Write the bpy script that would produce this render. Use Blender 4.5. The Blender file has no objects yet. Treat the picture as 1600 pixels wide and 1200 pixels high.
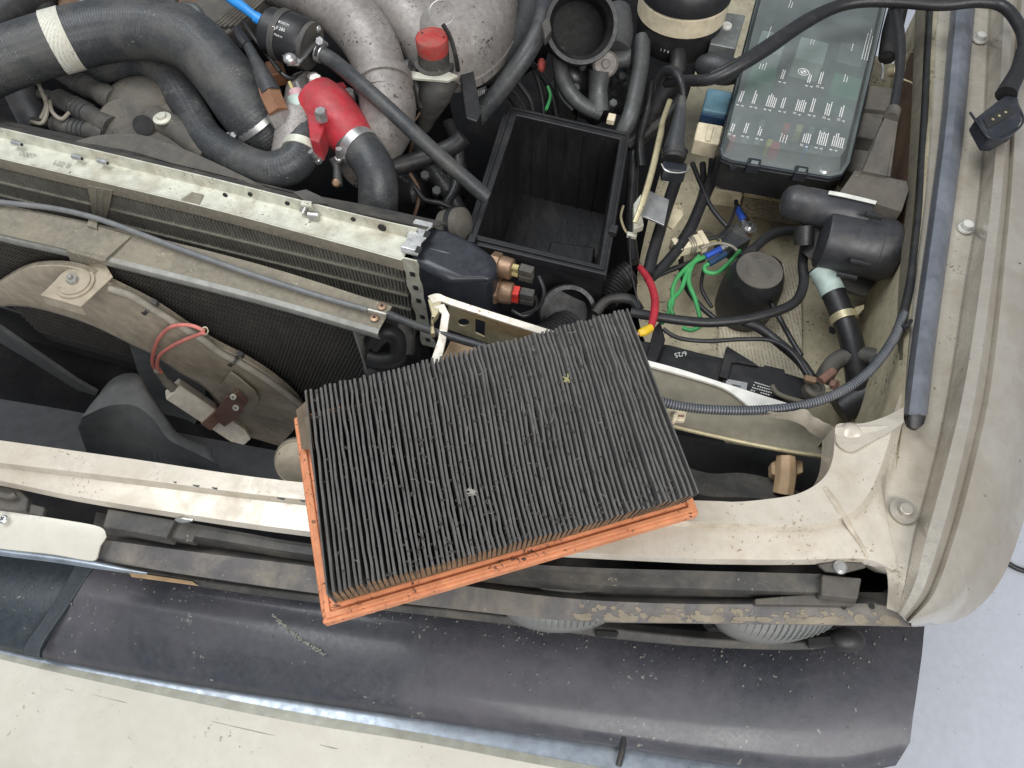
import bpy, bmesh, math, random
from mathutils import Vector, Matrix, noise
from mathutils.geometry import tessellate_polygon
random.seed(7)
S = bpy.context.scene
COL = S.collection
R = math.radians

# ------------------------------------------------------------------ camera
F, CH, TH = 1180.0, 0.60, R(30)
cam = bpy.data.cameras.new('camera'); camo = bpy.data.objects.new('camera', cam); COL.objects.link(camo)
camo.location = (0, 0, CH); camo.rotation_euler = (TH, 0, 0)
cam.sensor_width = 36; cam.lens = 36*F/1600; cam.clip_start = .02; cam.clip_end = 60
S.camera = camo
# ------------------------------------------------------------------ light
w = bpy.data.worlds.new('World'); S.world = w; w.use_nodes = True
bg = w.node_tree.nodes['Background']; bg.inputs[0].default_value = (.86, .92, 1, 1); bg.inputs[1].default_value = .33
def area(name, loc, target, size, power, col):
    l = bpy.data.lights.new(name, 'AREA'); l.shape = 'RECTANGLE'; l.size, l.size_y = size; l.energy = power; l.color = col
    o = bpy.data.objects.new(name, l); COL.objects.link(o); o.location = loc
    o.rotation_euler = (Vector(target)-Vector(loc)).to_track_quat('-Z', 'Y').to_euler(); return o
area('workshop_door_light', (.95, -1.9, 2.3), (0, .3, -.1), (2.8, 1.8), 112, (1, .975, .94))
area('ceiling_light', (-.9, .9, 2.6), (0, .4, -.1), (2.0, 1.4), 60, (.95, .98, 1))
S.view_settings.view_transform = 'Standard'; S.view_settings.look = 'None'
S.view_settings.exposure = 0; S.view_settings.gamma = 1
S.render.engine = 'CYCLES'

# ------------------------------------------------------------------ pixels to points
FW = Vector((0, math.sin(TH), -math.cos(TH))); UPV = Vector((0, math.cos(TH), math.sin(TH))); RT = Vector((1, 0, 0))
CP = Vector((0, 0, CH)); Z = Vector((0, 0, 1))
def ray(px, py): return FW + RT*((px-800)/F) + UPV*((600-py)/F)
def W(px, py, z):
    d = ray(px, py); return CP + d*((z-CH)/d.z)
def WP(px, py, pl):
    o, n = pl; d = ray(px, py); return CP + d*((o-CP).dot(n)/d.dot(n))
def sz(p, px): return (p-CP).dot(FW)*px/F              # metres spanned by px pixels at p
def L(pts, z=None): return [W(p[0], p[1], p[2] if len(p) > 2 else z) for p in pts]
U = (W(640, 365, -.03)-W(0, 215, -.03)).normalized()   # across the car
V = Vector((-U.y, U.x, 0))                             # towards the rear of the car
def vplane(px, py, z, off=0): return (W(px, py, z)-V*off, V)

# ------------------------------------------------------------------ meshes
class MB:
    def __init__(s): s.v = []; s.f = []; s.m = []
    def add(s, vs, fs, mi=0):
        b = len(s.v); s.v += [Vector(v) for v in vs]
        for f in fs: s.f.append([b+i for i in f]); s.m.append(mi)
        return s
    def prism(s, loops, d, mi=0):
        """loops: [outer, hole, ...] of points; extruded by vector d"""
        if not isinstance(loops[0], (list, tuple)): loops = [loops]
        pts = [p for l in loops for p in l]; n = len(pts)
        tr = tessellate_polygon([[Vector(p) for p in l] for l in loops]) if (len(loops) > 1 or n > 4) else None
        fs = []
        if tr is None: fs += [list(range(n)), list(range(2*n-1, n-1, -1))]
        else:
            for t in tr: fs += [list(t), [n+i for i in reversed(t)]]
        b = 0
        for l in loops:
            k = len(l)
            for i in range(k):
                j = (i+1) % k; fs.append([b+i, b+j, n+b+j, n+b+i])
            b += k
        d = Vector(d); return s.add(list(pts)+[Vector(p)+d for p in pts], fs, mi)
    def box(s, c, a, b, h, mi=0):
        """centre and three half axes"""
        c = Vector(c); return s.prism([c-a-b+h, c+a-b+h, c+a+b+h, c-a+b+h], -2*Vector(h), mi)
    def loft(s, rows, thick=None, close=False, mi=0):
        n = len(rows[0]); m = len(rows); vs = [p for r in rows for p in r]; fs = []
        for i in range(m-1):
            for j in range(n if close else n-1):
                k = (j+1) % n; fs.append([i*n+j, i*n+k, (i+1)*n+k, (i+1)*n+j])
        if thick is not None:
            t = Vector(thick); N = n*m; vs = vs+[p+t for p in vs]
            fs += [[N+a for a in reversed(f)] for f in list(fs)]
            e = [(j, j+1) for j in range(n-1)]+[((m-1)*n+j+1, (m-1)*n+j) for j in range(n-1)]
            e += [((i+1)*n, i*n) for i in range(m-1)]+[(i*n+n-1, (i+1)*n+n-1) for i in range(m-1)]
            fs += [[a, N+a, N+b, b] for a, b in e]
        return s.add(vs, fs, mi)
    def tube(s, path, rad, seg=12, caps=True, flat=1.0, mi=0):
        n = len(path)
        if not isinstance(rad, (list, tuple)): rad = [rad]*n
        T = [(path[min(i+1, n-1)]-path[max(i-1, 0)]).normalized() for i in range(n)]
        a = Z if abs(T[0].z) < .9 else Vector((1, 0, 0)); N = (a-T[0]*a.dot(T[0])).normalized()
        rows = []
        for i in range(n):
            N = (N-T[i]*N.dot(T[i])).normalized(); B = T[i].cross(N)
            rows.append([path[i]+(N*math.cos(t)*flat+B*math.sin(t))*rad[i] for t in [2*math.pi*k/seg for k in range(seg)]])
        b = len(s.v); s.loft(rows, close=True, mi=mi)
        if caps:
            s.f.append([b+k for k in reversed(range(seg))]); s.f.append([b+(n-1)*seg+k for k in range(seg)]); s.m += [mi, mi]
        return s
    def lathe(s, o, ax, prof, seg=24, mi=0, ph=0, caps=True):
        """prof: (radius, distance along the axis)"""
        o = Vector(o); ax = Vector(ax).normalized(); a = Z if abs(ax.z) < .9 else Vector((0, 1, 0))
        N = (a-ax*a.dot(ax)).normalized(); B = ax.cross(N)
        rows = [[o+ax*h+(N*math.cos(t)+B*math.sin(t))*max(r, 1e-5) for t in [ph+2*math.pi*k/seg for k in range(seg)]] for r, h in prof]
        b = len(s.v); s.loft(rows, close=True, mi=mi)
        if not caps: return s
        s.f.append([b+k for k in reversed(range(seg))]); s.f.append([b+(len(prof)-1)*seg+k for k in range(seg)]); s.m += [mi, mi]
        return s
    def ball(s, c, r, su=16, sv=10, amp=0, fr=20):
        c = Vector(c); r = r if isinstance(r, (list, tuple)) else [Vector((r, 0, 0)), Vector((0, r, 0)), Vector((0, 0, r))]
        rows = []
        for i in range(sv+1):
            th = math.pi*i/sv; row = []
            for k in range(su):
                t = 2*math.pi*k/su; d = r[0]*(math.sin(th)*math.cos(t))+r[1]*(math.sin(th)*math.sin(t))+r[2]*math.cos(th)
                row.append(c+d*(1+amp*noise.noise((c+d)*fr)))
            rows.append(row)
        return s.loft(rows, close=True)
def cat(pts, k=6):
    """Catmull-Rom through points"""
    n = len(pts); out = []
    for i in range(n-1):
        p0, p1, p2, p3 = pts[max(i-1, 0)], pts[i], pts[i+1], pts[min(i+2, n-1)]
        for j in range(k):
            t = j/k
            out.append(.5*((2*p1)+(p2-p0)*t+(2*p0-5*p1+4*p2-p3)*t*t+(3*p1-p0-3*p2+p3)*t*t*t))
    out.append(pts[-1]); return out
def lin(a, b, n): return [a+(b-a)*(i/n) for i in range(n+1)]

def ob(name, mb, mat, parent=None, bevel=0, seg=2, ang=38, smooth=True):
    me = bpy.data.meshes.new(name); me.from_pydata([tuple(v) for v in mb.v], [], mb.f)
    for x in (mat if isinstance(mat, (list, tuple)) else [mat]): me.materials.append(x)
    if any(mb.m): me.polygons.foreach_set('material_index', mb.m)
    bm = bmesh.new(); bm.from_mesh(me); bmesh.ops.remove_doubles(bm, verts=bm.verts, dist=1e-6)
    bmesh.ops.recalc_face_normals(bm, faces=bm.faces); bm.to_mesh(me); bm.free()
    if smooth:
        me.polygons.foreach_set('use_smooth', [True]*len(me.polygons)); me.set_sharp_from_angle(angle=R(ang))
    o = bpy.data.objects.new(name, me); COL.objects.link(o)
    if parent: o.parent = parent
    if bevel:
        b = o.modifiers.new('bevel', 'BEVEL'); b.width = bevel; b.segments = seg; b.limit_method = 'ANGLE'; b.angle_limit = R(35); b.harden_normals = True
    return o
def thing(name, label, category, group=None):
    o = bpy.data.objects.new(name, None); COL.objects.link(o); o.empty_display_size = .02
    return tag(o, label, category, group)
def tag(o, label, category, group=None):
    o['label'] = label; o['category'] = category
    if group: o['group'] = group
    return o
def stuff(o): o['kind'] = 'stuff'; return o
def struct(o): o['kind'] = 'structure'; return o

def pxtube(pts, rpx, z=None, k=6, seg=12, caps=True, flat=1.0, wob=0):
    P = L(pts, z); path = cat(P, k)
    n = len(path); rp = rpx if isinstance(rpx, (list, tuple)) else [rpx]*len(P)
    rad = []
    for i, p in enumerate(path):
        t = i/(n-1)*(len(rp)-1); a = min(int(t), len(rp)-2); q = rp[a]+(rp[a+1]-rp[a])*(t-a)
        rad.append(sz(p, q)*(1+wob*noise.noise(p*25)))
    return MB().tube(path, rad, seg, caps, flat)
def pxprism(pts, z, depth, holes=()):
    return MB().prism([L(pts, z)]+[L(h, z) for h in holes], (0, 0, -depth)) if holes else MB().prism([L(pts, z)], (0, 0, -depth))
def circ(cx, cy, rx, ry=None, n=14): 
    ry = ry or rx; return [(cx+rx*math.cos(2*math.pi*i/n), cy+ry*math.sin(2*math.pi*i/n)) for i in range(n)]
def hexbolt(o, ax, r, h, seg=6):
    return MB().lathe(o, ax, [(r, 0), (r, h*.8), (r*.86, h)], seg)
def crossscrew(name, p, ax, r, m, parent, md):
    """pan-head screw with a cross recess"""
    ax = Vector(ax).normalized(); s_ = ob(name, MB().lathe(p, ax, [(r, 0), (r, r*.35), (r*.75, r*.62), (.0, r*.68)], 18), m, parent)
    a = ax.orthogonal().normalized(); b = ax.cross(a); c = p+ax*(r*.66)
    if parent and parent.parent: s2 = parent
    else: s2 = s_
    ob('cross_recess', MB().box(c, a*r*.5, b*r*.11, ax*r*.08).box(c+ax*r*.006, a*r*.11, b*r*.5, ax*r*.08), md, s2)
    return s_
def text(name, body, p, right, up, h, m, parent, lift=.0004):
    c = bpy.data.curves.new(name, 'FONT'); c.body = body; c.size = h; c.align_x = 'LEFT'; c.resolution_u = 2; c.extrude = .00008
    t = bpy.data.objects.new(name, c); COL.objects.link(t)
    me = bpy.data.meshes.new_from_object(t); COL.objects.unlink(t); bpy.data.objects.remove(t)
    right = right.normalized(); nn = right.cross(up).normalized(); up2 = nn.cross(right)
    M = Matrix((right, up2, nn)).transposed().to_4x4(); M.translation = p+nn*lift
    me.transform(M); me.name = name; me.materials.clear(); me.materials.append(m)
    o = bpy.data.objects.new(name, me); COL.objects.link(o)
    if parent: o.parent = parent
    return o

# ------------------------------------------------------------------ materials
def mat(name, col, rough=.5, metal=0, dirt=None, damt=.5, dscale=18, speck=None, samt=.3, sscale=220, var=.18, bump=.15, bscale=160, coat=0, stretch=None, spec=.5):
    m = bpy.data.materials.new(name); m.use_nodes = True; nt = m.node_tree; N = nt.nodes; K = nt.links
    b = N['Principled BSDF']; geo = N.new('ShaderNodeNewGeometry'); src = geo.outputs['Position']
    if stretch:
        mp = N.new('ShaderNodeMapping'); mp.inputs['Scale'].default_value = stretch; K.new(src, mp.inputs[0]); src = mp.outputs[0]
    def nz(scale, detail=5, r=.6, dist=0):
        n = N.new('ShaderNodeTexNoise'); n.inputs['Scale'].default_value = scale; n.inputs['Detail'].default_value = detail
        n.inputs['Roughness'].default_value = r; n.inputs['Distortion'].default_value = dist; K.new(src, n.inputs['Vector']); return n.outputs['Fac']
    def ramp(x, a, c):
        r = N.new('ShaderNodeMapRange'); r.inputs[1].default_value = a; r.inputs[2].default_value = c; K.new(x, r.inputs[0]); return r.outputs[0]
    def mix(f, a, c):
        x = N.new('ShaderNodeMix'); x.data_type = 'RGBA'
        K.new(f, x.inputs[0])
        for v, i in ((a, 6), (c, 7)):
            if isinstance(v, tuple): x.inputs[i].default_value = (*v, 1)
            else: K.new(v, x.inputs[i])
        return x.outputs[2]
    fine = nz(bscale, 4)
    lo = tuple(max(0, c*(1-var)) for c in col); hi = tuple(min(1, c*(1+var)) for c in col)
    c = mix(ramp(nz(bscale*.45, 6), .3, .7), lo, hi)
    r_in = None
    if dirt:
        big = nz(dscale, 8, .68, .4); lo_ = .62-.34*damt
        f = ramp(big, lo_, lo_+.26)
        g = N.new('ShaderNodeMath'); g.operation = 'MULTIPLY'; K.new(f, g.inputs[0]); g.inputs[1].default_value = min(1, .35+damt*.6)
        c = mix(g.outputs[0], c, dirt); r_in = g.outputs[0]
    if speck:
        cl = nz(sscale*.16, 3, .6); ad = N.new('ShaderNodeMath'); ad.operation = 'MULTIPLY_ADD'; K.new(cl, ad.inputs[0]); ad.inputs[1].default_value = .55; K.new(nz(sscale*1.5, 5, .62), ad.inputs[2])
        th = 1.0-.13*samt; f = ramp(ad.outputs[0], th, th+.07); c = mix(f, c, speck)
    K.new(c, b.inputs['Base Color'])
    rr = N.new('ShaderNodeMapRange'); K.new(fine, rr.inputs[0]); rr.inputs[1].default_value = .25; rr.inputs[2].default_value = .75
    rr.inputs[3].default_value = max(.03, rough-.08); rr.inputs[4].default_value = min(1, rough+.12)
    if r_in:
        mx = N.new('ShaderNodeMix'); K.new(r_in, mx.inputs[0]); K.new(rr.outputs[0], mx.inputs[2]); mx.inputs[3].default_value = max(rough, .8); K.new(mx.outputs[0], b.inputs['Roughness'])
    else: K.new(rr.outputs[0], b.inputs['Roughness'])
    b.inputs['Metallic'].default_value = metal; b.inputs['Specular IOR Level'].default_value = spec
    if coat: b.inputs['Coat Weight'].default_value = coat; b.inputs['Coat Roughness'].default_value = .15
    if bump:
        bp = N.new('ShaderNodeBump'); bp.inputs['Strength'].default_value = bump; bp.inputs['Distance'].default_value = .0012
        K.new(fine, bp.inputs['Height']); K.new(bp.outputs[0], b.inputs['Normal'])
    return m
DUST = (.30, .26, .20); GRIME = (.10, .085, .065); RUST = (.20, .09, .045)
M = {}
M['floor'] = mat('painted_floor', (.54, .57, .635), .5, dirt=(.45, .47, .52), damt=.4, dscale=4, speck=(.3, .3, .31), samt=.18, sscale=110, var=.05, bump=.06)
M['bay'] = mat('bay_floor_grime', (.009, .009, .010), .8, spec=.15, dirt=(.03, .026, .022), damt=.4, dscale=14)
M['cream'] = mat('body_paint_cream', (.59, .54, .455), .27, .2, dirt=(.33, .265, .185), damt=.45, dscale=20, speck=(.24, .17, .105), samt=.45, sscale=190, var=.06, bump=.04, coat=.3)
M['fender'] = mat('fender_paint', (.50, .465, .405), .24, .5, dirt=(.27, .225, .17), damt=.58, dscale=9, speck=(.05, .04, .035), samt=.18, sscale=110, var=.06, bump=.03, coat=.5)
M['wing'] = mat('inner_wing_paint', (.54, .48, .335), .45, dirt=(.20, .155, .09), damt=.42, dscale=13, speck=(.07, .055, .04), samt=.75, sscale=150, var=.14, bump=.12)
M['bumper'] = mat('bumper_paint', (.60, .575, .505), .28, .1, dirt=(.45, .42, .35), damt=.42, dscale=8, speck=(.28, .25, .2), samt=.35, sscale=120, var=.04, bump=.03, coat=.3)
M['chrome'] = mat('dull_chrome', (.30, .34, .39), .34, .7, dirt=(.42, .42, .38), damt=.25, dscale=22, bump=.02)
M['galv'] = mat('galvanised', (.60, .60, .51), .45, .25, dirt=(.27, .205, .125), damt=.5, dscale=24, speck=(.07, .06, .05), samt=.45, sscale=170)
M['steel'] = mat('bare_steel', (.50, .50, .49), .35, .8, dirt=(.22, .18, .14), damt=.3, dscale=40)
M['zinc'] = mat('zinc_screw', (.62, .62, .62), .3, .85, dirt=(.25, .22, .18), damt=.25, dscale=60)
M['passiv'] = mat('yellow_passivated_steel', (.50, .44, .28), .42, .45, dirt=(.22, .16, .09), damt=.4, dscale=30, speck=(.12, .08, .05), samt=.5, sscale=160)
M['dusty'] = mat('dusty_channel', (.205, .185, .145), .9, dirt=(.31, .27, .20), damt=.45, dscale=16, speck=(.42, .37, .28), samt=.5, sscale=300, bump=.4, bscale=330)
M['dustedge'] = mat('worn_edge', (.30, .30, .275), .6, .2, dirt=(.2, .18, .14), damt=.4, dscale=30)
M['ring'] = mat('dusty_shroud', (.36, .31, .235), .85, dirt=(.19, .155, .115), damt=.42, dscale=17, speck=(.12, .09, .07), samt=.3, sscale=180, bump=.12)
M['ringdk'] = mat('shroud_plastic', (.12, .105, .09), .7, dirt=(.22, .19, .15), damt=.35, dscale=14)
M['fin'] = mat('radiator_fins', (.24, .235, .205), .55, .3, dirt=(.09, .08, .07), damt=.4, dscale=30)
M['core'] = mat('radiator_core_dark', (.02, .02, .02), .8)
M['cfin'] = mat('condenser_fins', (.095, .09, .082), .65, .2, dirt=(.17, .15, .12), damt=.35, dscale=20)
M['tubeal'] = mat('radiator_tube', (.36, .35, .29), .5, .4, dirt=(.2, .18, .14), damt=.4, dscale=60)
M['tank'] = mat('black_tank', (.022, .025, .032), .32, dirt=(.09, .085, .08), damt=.25, dscale=20, var=.2, bump=.05)
M['hose'] = mat('rubber_hose', (.040, .043, .047), .40, dirt=(.13, .122, .108), damt=.5, dscale=19, speck=(.19, .185, .165), samt=.4, sscale=260, bump=.25, bscale=400)
M['hosedk'] = mat('dark_rubber', (.018, .018, .019), .45, dirt=(.085, .075, .062), damt=.35, dscale=22, bump=.15)
M['plastic'] = mat('black_plastic', (.016, .016, .018), .42, dirt=(.05, .046, .04), damt=.3, dscale=24, bump=.08)
M['boxin'] = mat('air_box_plastic', (.013, .013, .014), .38, dirt=(.034, .031, .028), damt=.38, dscale=22, stretch=(2.2, .7, .5), bump=.1)
M['dplastic'] = mat('dusty_black_plastic', (.05, .049, .047), .6, dirt=(.17, .15, .12), damt=.5, dscale=18, speck=(.25, .22, .17), samt=.25, sscale=260, bump=.15)
M['gplastic'] = mat('grey_dusty_plastic', (.085, .078, .068), .7, dirt=(.15, .13, .10), damt=.5, dscale=20, speck=(.22, .19, .15), samt=.3, sscale=280, bump=.2)
M['pad'] = mat('bumper_rubber', (.046, .049, .060), .32, dirt=(.125, .112, .13), damt=.5, dscale=5, speck=(.27, .27, .24), samt=.30, sscale=120, var=.2, bump=.05, bscale=260, coat=.25)  # dirt blotches mix dust with lavender sky reflection put into the colour
M['padend'] = mat('bumper_rubber_end', (.03, .04, .048), .36, dirt=(.08, .085, .08), damt=.4, dscale=7, speck=(.28, .28, .24), samt=.4, sscale=105, var=.25, bump=.16, bscale=260)
M['grille'] = mat('grille_dusty', (.095, .09, .09), .62, dirt=(.27, .235, .18), damt=.55, dscale=24, speck=(.30, .26, .2), samt=.35, sscale=230, bump=.15)
M['grilletan'] = mat('grille_flaked', (.085, .08, .085), .55, dirt=(.46, .36, .23), damt=.5, dscale=14, stretch=(1, 1.2, 1), speck=(.35, .3, .22), samt=.3, sscale=230)
M['alloy'] = mat('cast_alloy', (.295, .272, .255), .48, .3, dirt=(.13, .11, .098), damt=.52, dscale=13, speck=(.06, .048, .045), samt=.8, sscale=170, bump=.25, bscale=320)
M['alloydk'] = mat('cast_alloy_dark', (.10, .105, .105), .42, .3, dirt=(.03, .028, .026), damt=.5, dscale=16, bump=.25, bscale=320)
M['red'] = mat('red_paint', (.40, .03, .042), .45, dirt=(.24, .11, .10), damt=.48, dscale=26, bump=.1)
M['redcap'] = mat('red_cap', (.40, .04, .032), .6, dirt=(.25, .13, .11), damt=.6, dscale=60, bump=.3, bscale=500)
M['brown'] = mat('brown_connector', (.22, .10, .05), .55, dirt=(.2, .15, .1), damt=.4, dscale=60)
M['pink'] = mat('pink_connector', (.55, .34, .36), .6); M['mint'] = mat('mint_plastic', (.42, .52, .48), .5, dirt=(.3, .32, .28), damt=.4, dscale=50)
M['blue'] = mat('blue_hose', (.03, .26, .68), .35, bump=.03); M['bluet'] = mat('blue_terminal', (.03, .09, .45), .35)
M['navy'] = mat('navy_terminal', (.02, .05, .11), .4)
M['brass'] = mat('brass', (.33, .215, .14), .4, .6, dirt=(.15, .10, .08), damt=.4, dscale=60); M['yel'] = mat('pale_yellow_plastic', (.52, .44, .2), .5)
M['yellow'] = mat('yellow_terminal', (.75, .5, .03), .4); M['copper'] = mat('copper_strands', (.5, .25, .12), .4, .7)
M['green'] = mat('green_wire', (.055, .32, .10), .42, dirt=(.08, .15, .07), damt=.4, dscale=50); M['redw'] = mat('red_wire', (.42, .03, .045), .4); M['pinkw'] = mat('faded_red_wire', (.60, .19, .155), .6, dirt=(.45, .25, .2), damt=.3, dscale=60)
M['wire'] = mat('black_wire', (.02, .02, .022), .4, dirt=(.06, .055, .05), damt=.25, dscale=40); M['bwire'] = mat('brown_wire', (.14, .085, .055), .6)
M['cond'] = mat('grey_conduit', (.26, .235, .19), .75, dirt=(.15, .13, .105), damt=.45, dscale=40)
M['cream_c'] = mat('cream_connector', (.66, .58, .42), .5, dirt=(.36, .28, .18), damt=.3, dscale=40)
M['ceramic'] = mat('ceramic', (.80, .72, .60), .75, dirt=(.50, .38, .29), damt=.42, dscale=30); M['rust'] = mat('rusty_strap', (.22, .12, .09), .75, dirt=(.30, .22, .17), damt=.35, dscale=40)
M['orange'] = mat('orange_filter_rubber', (.68, .27, .125), .6, dirt=(.42, .135, .065), damt=.5, dscale=26, speck=(.09, .04, .025), samt=.85, sscale=170, stretch=(1, 1, 1), bump=.12)
M['pleat'] = mat('filter_pleat', (.098, .095, .091), .9, dirt=(.036, .034, .032), damt=.42, dscale=24, speck=(.14, .13, .12), samt=.3, sscale=520, bump=.5, bscale=420)
M['pleatend'] = mat('filter_pleat_end', (.24, .14, .07), .9, dirt=(.035, .026, .02), damt=.6, dscale=60)
M['gauze'] = mat('filter_bed', (.008, .008, .008), .9); M['paper'] = mat('filter_paper', (.17, .13, .09), .9, dirt=(.09, .06, .04), damt=.4, dscale=30)
M['white'] = mat('white_print', (.72, .72, .70), .6, bump=0, var=.05); M['whitep'] = mat('white_strip', (.72, .71, .66), .5, dirt=(.5, .45, .36), damt=.2, dscale=30)
M['greyl'] = mat('grey_label', (.34, .35, .36), .5); M['seal'] = mat('rubber_seal', (.13, .142, .165), .34, dirt=(.23, .245, .28), damt=.4, dscale=12, bump=.05)
M['relay'] = mat('white_relay', (.60, .60, .57), .5); M['grn'] = mat('green_relay', (.06, .22, .13), .5); M['fred'] = mat('red_fuse', (.6, .04, .03), .4); M['fyel'] = mat('yellow_fuse', (.6, .45, .05), .4)
M['fblu'] = mat('blue_fuse', (.1, .2, .45), .4); M['teal'] = mat('teal_relay', (.10, .20, .26), .5, dirt=(.16, .2, .21), damt=.4, dscale=40)
M['silver'] = mat('grey_relay_can', (.27, .29, .28), .45, .5, dirt=(.14, .15, .14), damt=.45, dscale=40, speck=(.06, .06, .06), samt=.3, sscale=260)
M['cabgrey'] = mat('cable_sheath', (.15, .155, .16), .45, dirt=(.24, .23, .20), damt=.35, dscale=30); M['actu'] = mat('actuator_plastic', (.036, .037, .042), .38, dirt=(.10, .09, .075), damt=.42, dscale=20, bump=.06); M['lipdull'] = mat('dull_lip', (.42, .42, .36), .5, .2, dirt=(.3, .28, .22), damt=.4, dscale=30)
M['chip'] = mat('pale_chip', (.19, .19, .175), .8, dirt=(.12, .12, .11), damt=.4, dscale=60); M['flake'] = mat('dried_mud', (.235, .2, .15), .85, dirt=(.12, .11, .09), damt=.45, dscale=40)
M['tan'] = mat('tan_plastic', (.48, .33, .19), .55, dirt=(.25, .19, .13), damt=.4, dscale=30); M['olive'] = mat('olive_panel', (.17, .155, .115), .6, dirt=(.11, .095, .07), damt=.4, dscale=14, bump=.08)
M['duct'] = mat('blue_grey_duct', (.045, .046, .05), .6, dirt=(.085, .08, .075), damt=.4, dscale=8, bump=.05); M['fan'] = mat('fan_plastic', (.075, .078, .078), .7, dirt=(.135, .13, .118), damt=.4, dscale=11, bump=.05)
M['oily'] = mat('oily_casting', (.045, .046, .048), .3, .35, dirt=(.10, .095, .088), damt=.4, dscale=30, speck=(.22, .21, .2), samt=.45, sscale=240, bump=.3, bscale=260)
M['lint'] = mat('lint', (.30, .285, .26), .95); M['leaf'] = mat('dry_leaf', (.33, .30, .15), .8); M['clot'] = mat('dirt_clump', (.045, .04, .035), .95)
M['caul'] = mat('seam_sealer', (.46, .405, .32), .7, dirt=(.25, .18, .12), damt=.4, dscale=50)
def glassy(name, col, t, rough=.25):
    m = bpy.data.materials.new(name); m.use_nodes = True; N = m.node_tree.nodes; K = m.node_tree.links
    b = N['Principled BSDF']; b.inputs['Base Color'].default_value = (*col, 1); b.inputs['Roughness'].default_value = rough
    tr = N.new('ShaderNodeBsdfTransparent'); tr.inputs[0].default_value = (.78, .90, .87, 1); mx = N.new('ShaderNodeMixShader')
    g = N.new('ShaderNodeNewGeometry'); n = N.new('ShaderNodeTexNoise'); n.inputs['Scale'].default_value = 22; n.inputs['Detail'].default_value = 7; K.new(g.outputs['Position'], n.inputs['Vector'])
    r = N.new('ShaderNodeMapRange'); K.new(n.outputs['Fac'], r.inputs[0]); r.inputs[1].default_value = .3; r.inputs[2].default_value = .75; r.inputs[3].default_value = t-.06; r.inputs[4].default_value = t+.14
    K.new(r.outputs[0], mx.inputs[0]); K.new(tr.outputs[0], mx.inputs[1]); K.new(b.outputs[0], mx.inputs[2]); K.new(mx.outputs[0], N['Material Output'].inputs[0]); return m
M['lid'] = glassy('smoky_lid', (.245, .275, .27), .52)
M['lens'] = glassy('headlight_glass', (.36, .36, .345), .65, .2)
def labelmat(name, base, ink, sx, sy, a):
    """paper with rows of unreadable fine print"""
    m = mat(name, base, .7, dirt=(.40, .33, .22), damt=.45, dscale=24, speck=(.16, .12, .08), samt=.7, sscale=140, var=.08)
    nt = m.node_tree; N = nt.nodes; K = nt.links; b = N['Principled BSDF']; old = b.inputs['Base Color'].links[0].from_socket
    g = N.new('ShaderNodeNewGeometry'); mp = N.new('ShaderNodeMapping'); mp.inputs['Rotation'].default_value = (0, 0, a); K.new(g.outputs['Position'], mp.inputs[0])
    wv = N.new('ShaderNodeTexWave'); wv.inputs['Scale'].default_value = sy; wv.inputs['Distortion'].default_value = 0; wv.bands_direction = 'X'; K.new(mp.outputs[0], wv.inputs[0])
    nz = N.new('ShaderNodeTexNoise'); nz.inputs['Scale'].default_value = sx; K.new(mp.outputs[0], nz.inputs['Vector'])
    a1 = N.new('ShaderNodeMath'); a1.operation = 'GREATER_THAN'; a1.inputs[1].default_value = .62; K.new(wv.outputs['Fac'], a1.inputs[0])
    a2 = N.new('ShaderNodeMath'); a2.operation = 'GREATER_THAN'; a2.inputs[1].default_value = .46; K.new(nz.outputs['Fac'], a2.inputs[0])
    a3 = N.new('ShaderNodeMath'); a3.operation = 'MULTIPLY'; K.new(a1.outputs[0], a3.inputs[0]); K.new(a2.outputs[0], a3.inputs[1])
    mx = N.new('ShaderNodeMix'); mx.data_type = 'RGBA'; K.new(a3.outputs[0], mx.inputs[0]); K.new(old, mx.inputs[6]); mx.inputs[7].default_value = (*ink, 1); K.new(mx.outputs[2], b.inputs['Base Color']); return m
M['label'] = labelmat('printed_label', (.58, .53, .41), (.38, .325, .23), 320, 70, 0)
M['label2'] = labelmat('printed_label_b', (.50, .43, .30), (.24, .18, .11), 240, 75, R(100))
M['hband'] = labelmat('hose_band_paper', (.62, .61, .53), (.47, .46, .40), 420, 95, R(20))

def row(pts, z=None, k=5): return cat(L(pts, z), k)
def drop(r, dz): return [p+Vector((0, 0, dz)) for p in r]
def wobble(r, a, fr=6): return [p+Vector((0, 0, a*noise.noise(p*fr))) for p in r]
def resample(r, n):
    d = [0]
    for a, b in zip(r, r[1:]): d.append(d[-1]+(b-a).length)
    out = []; j = 0
    for i in range(n):
        t = d[-1]*i/(n-1)
        while j < len(r)-2 and d[j+1] < t: j += 1
        u = (t-d[j])/max(1e-9, d[j+1]-d[j]); out.append(r[j]+(r[j+1]-r[j])*u)
    return out
# ================================================================== SETTING
struct(ob('floor', MB().prism([Vector((-8, -6, -.72)), Vector((8, -6, -.72)), Vector((8, 10, -.72)), Vector((-8, 10, -.72))], (0, 0, -.05)), M['floor']))
tag(ob('floor_cable', pxtube([(1560, 868), (1575, 880), (1600, 892), (1660, 905)], 4, -.712), M['wire']), 'thin black cable lying on the pale floor beside the fender', 'cable')

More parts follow.
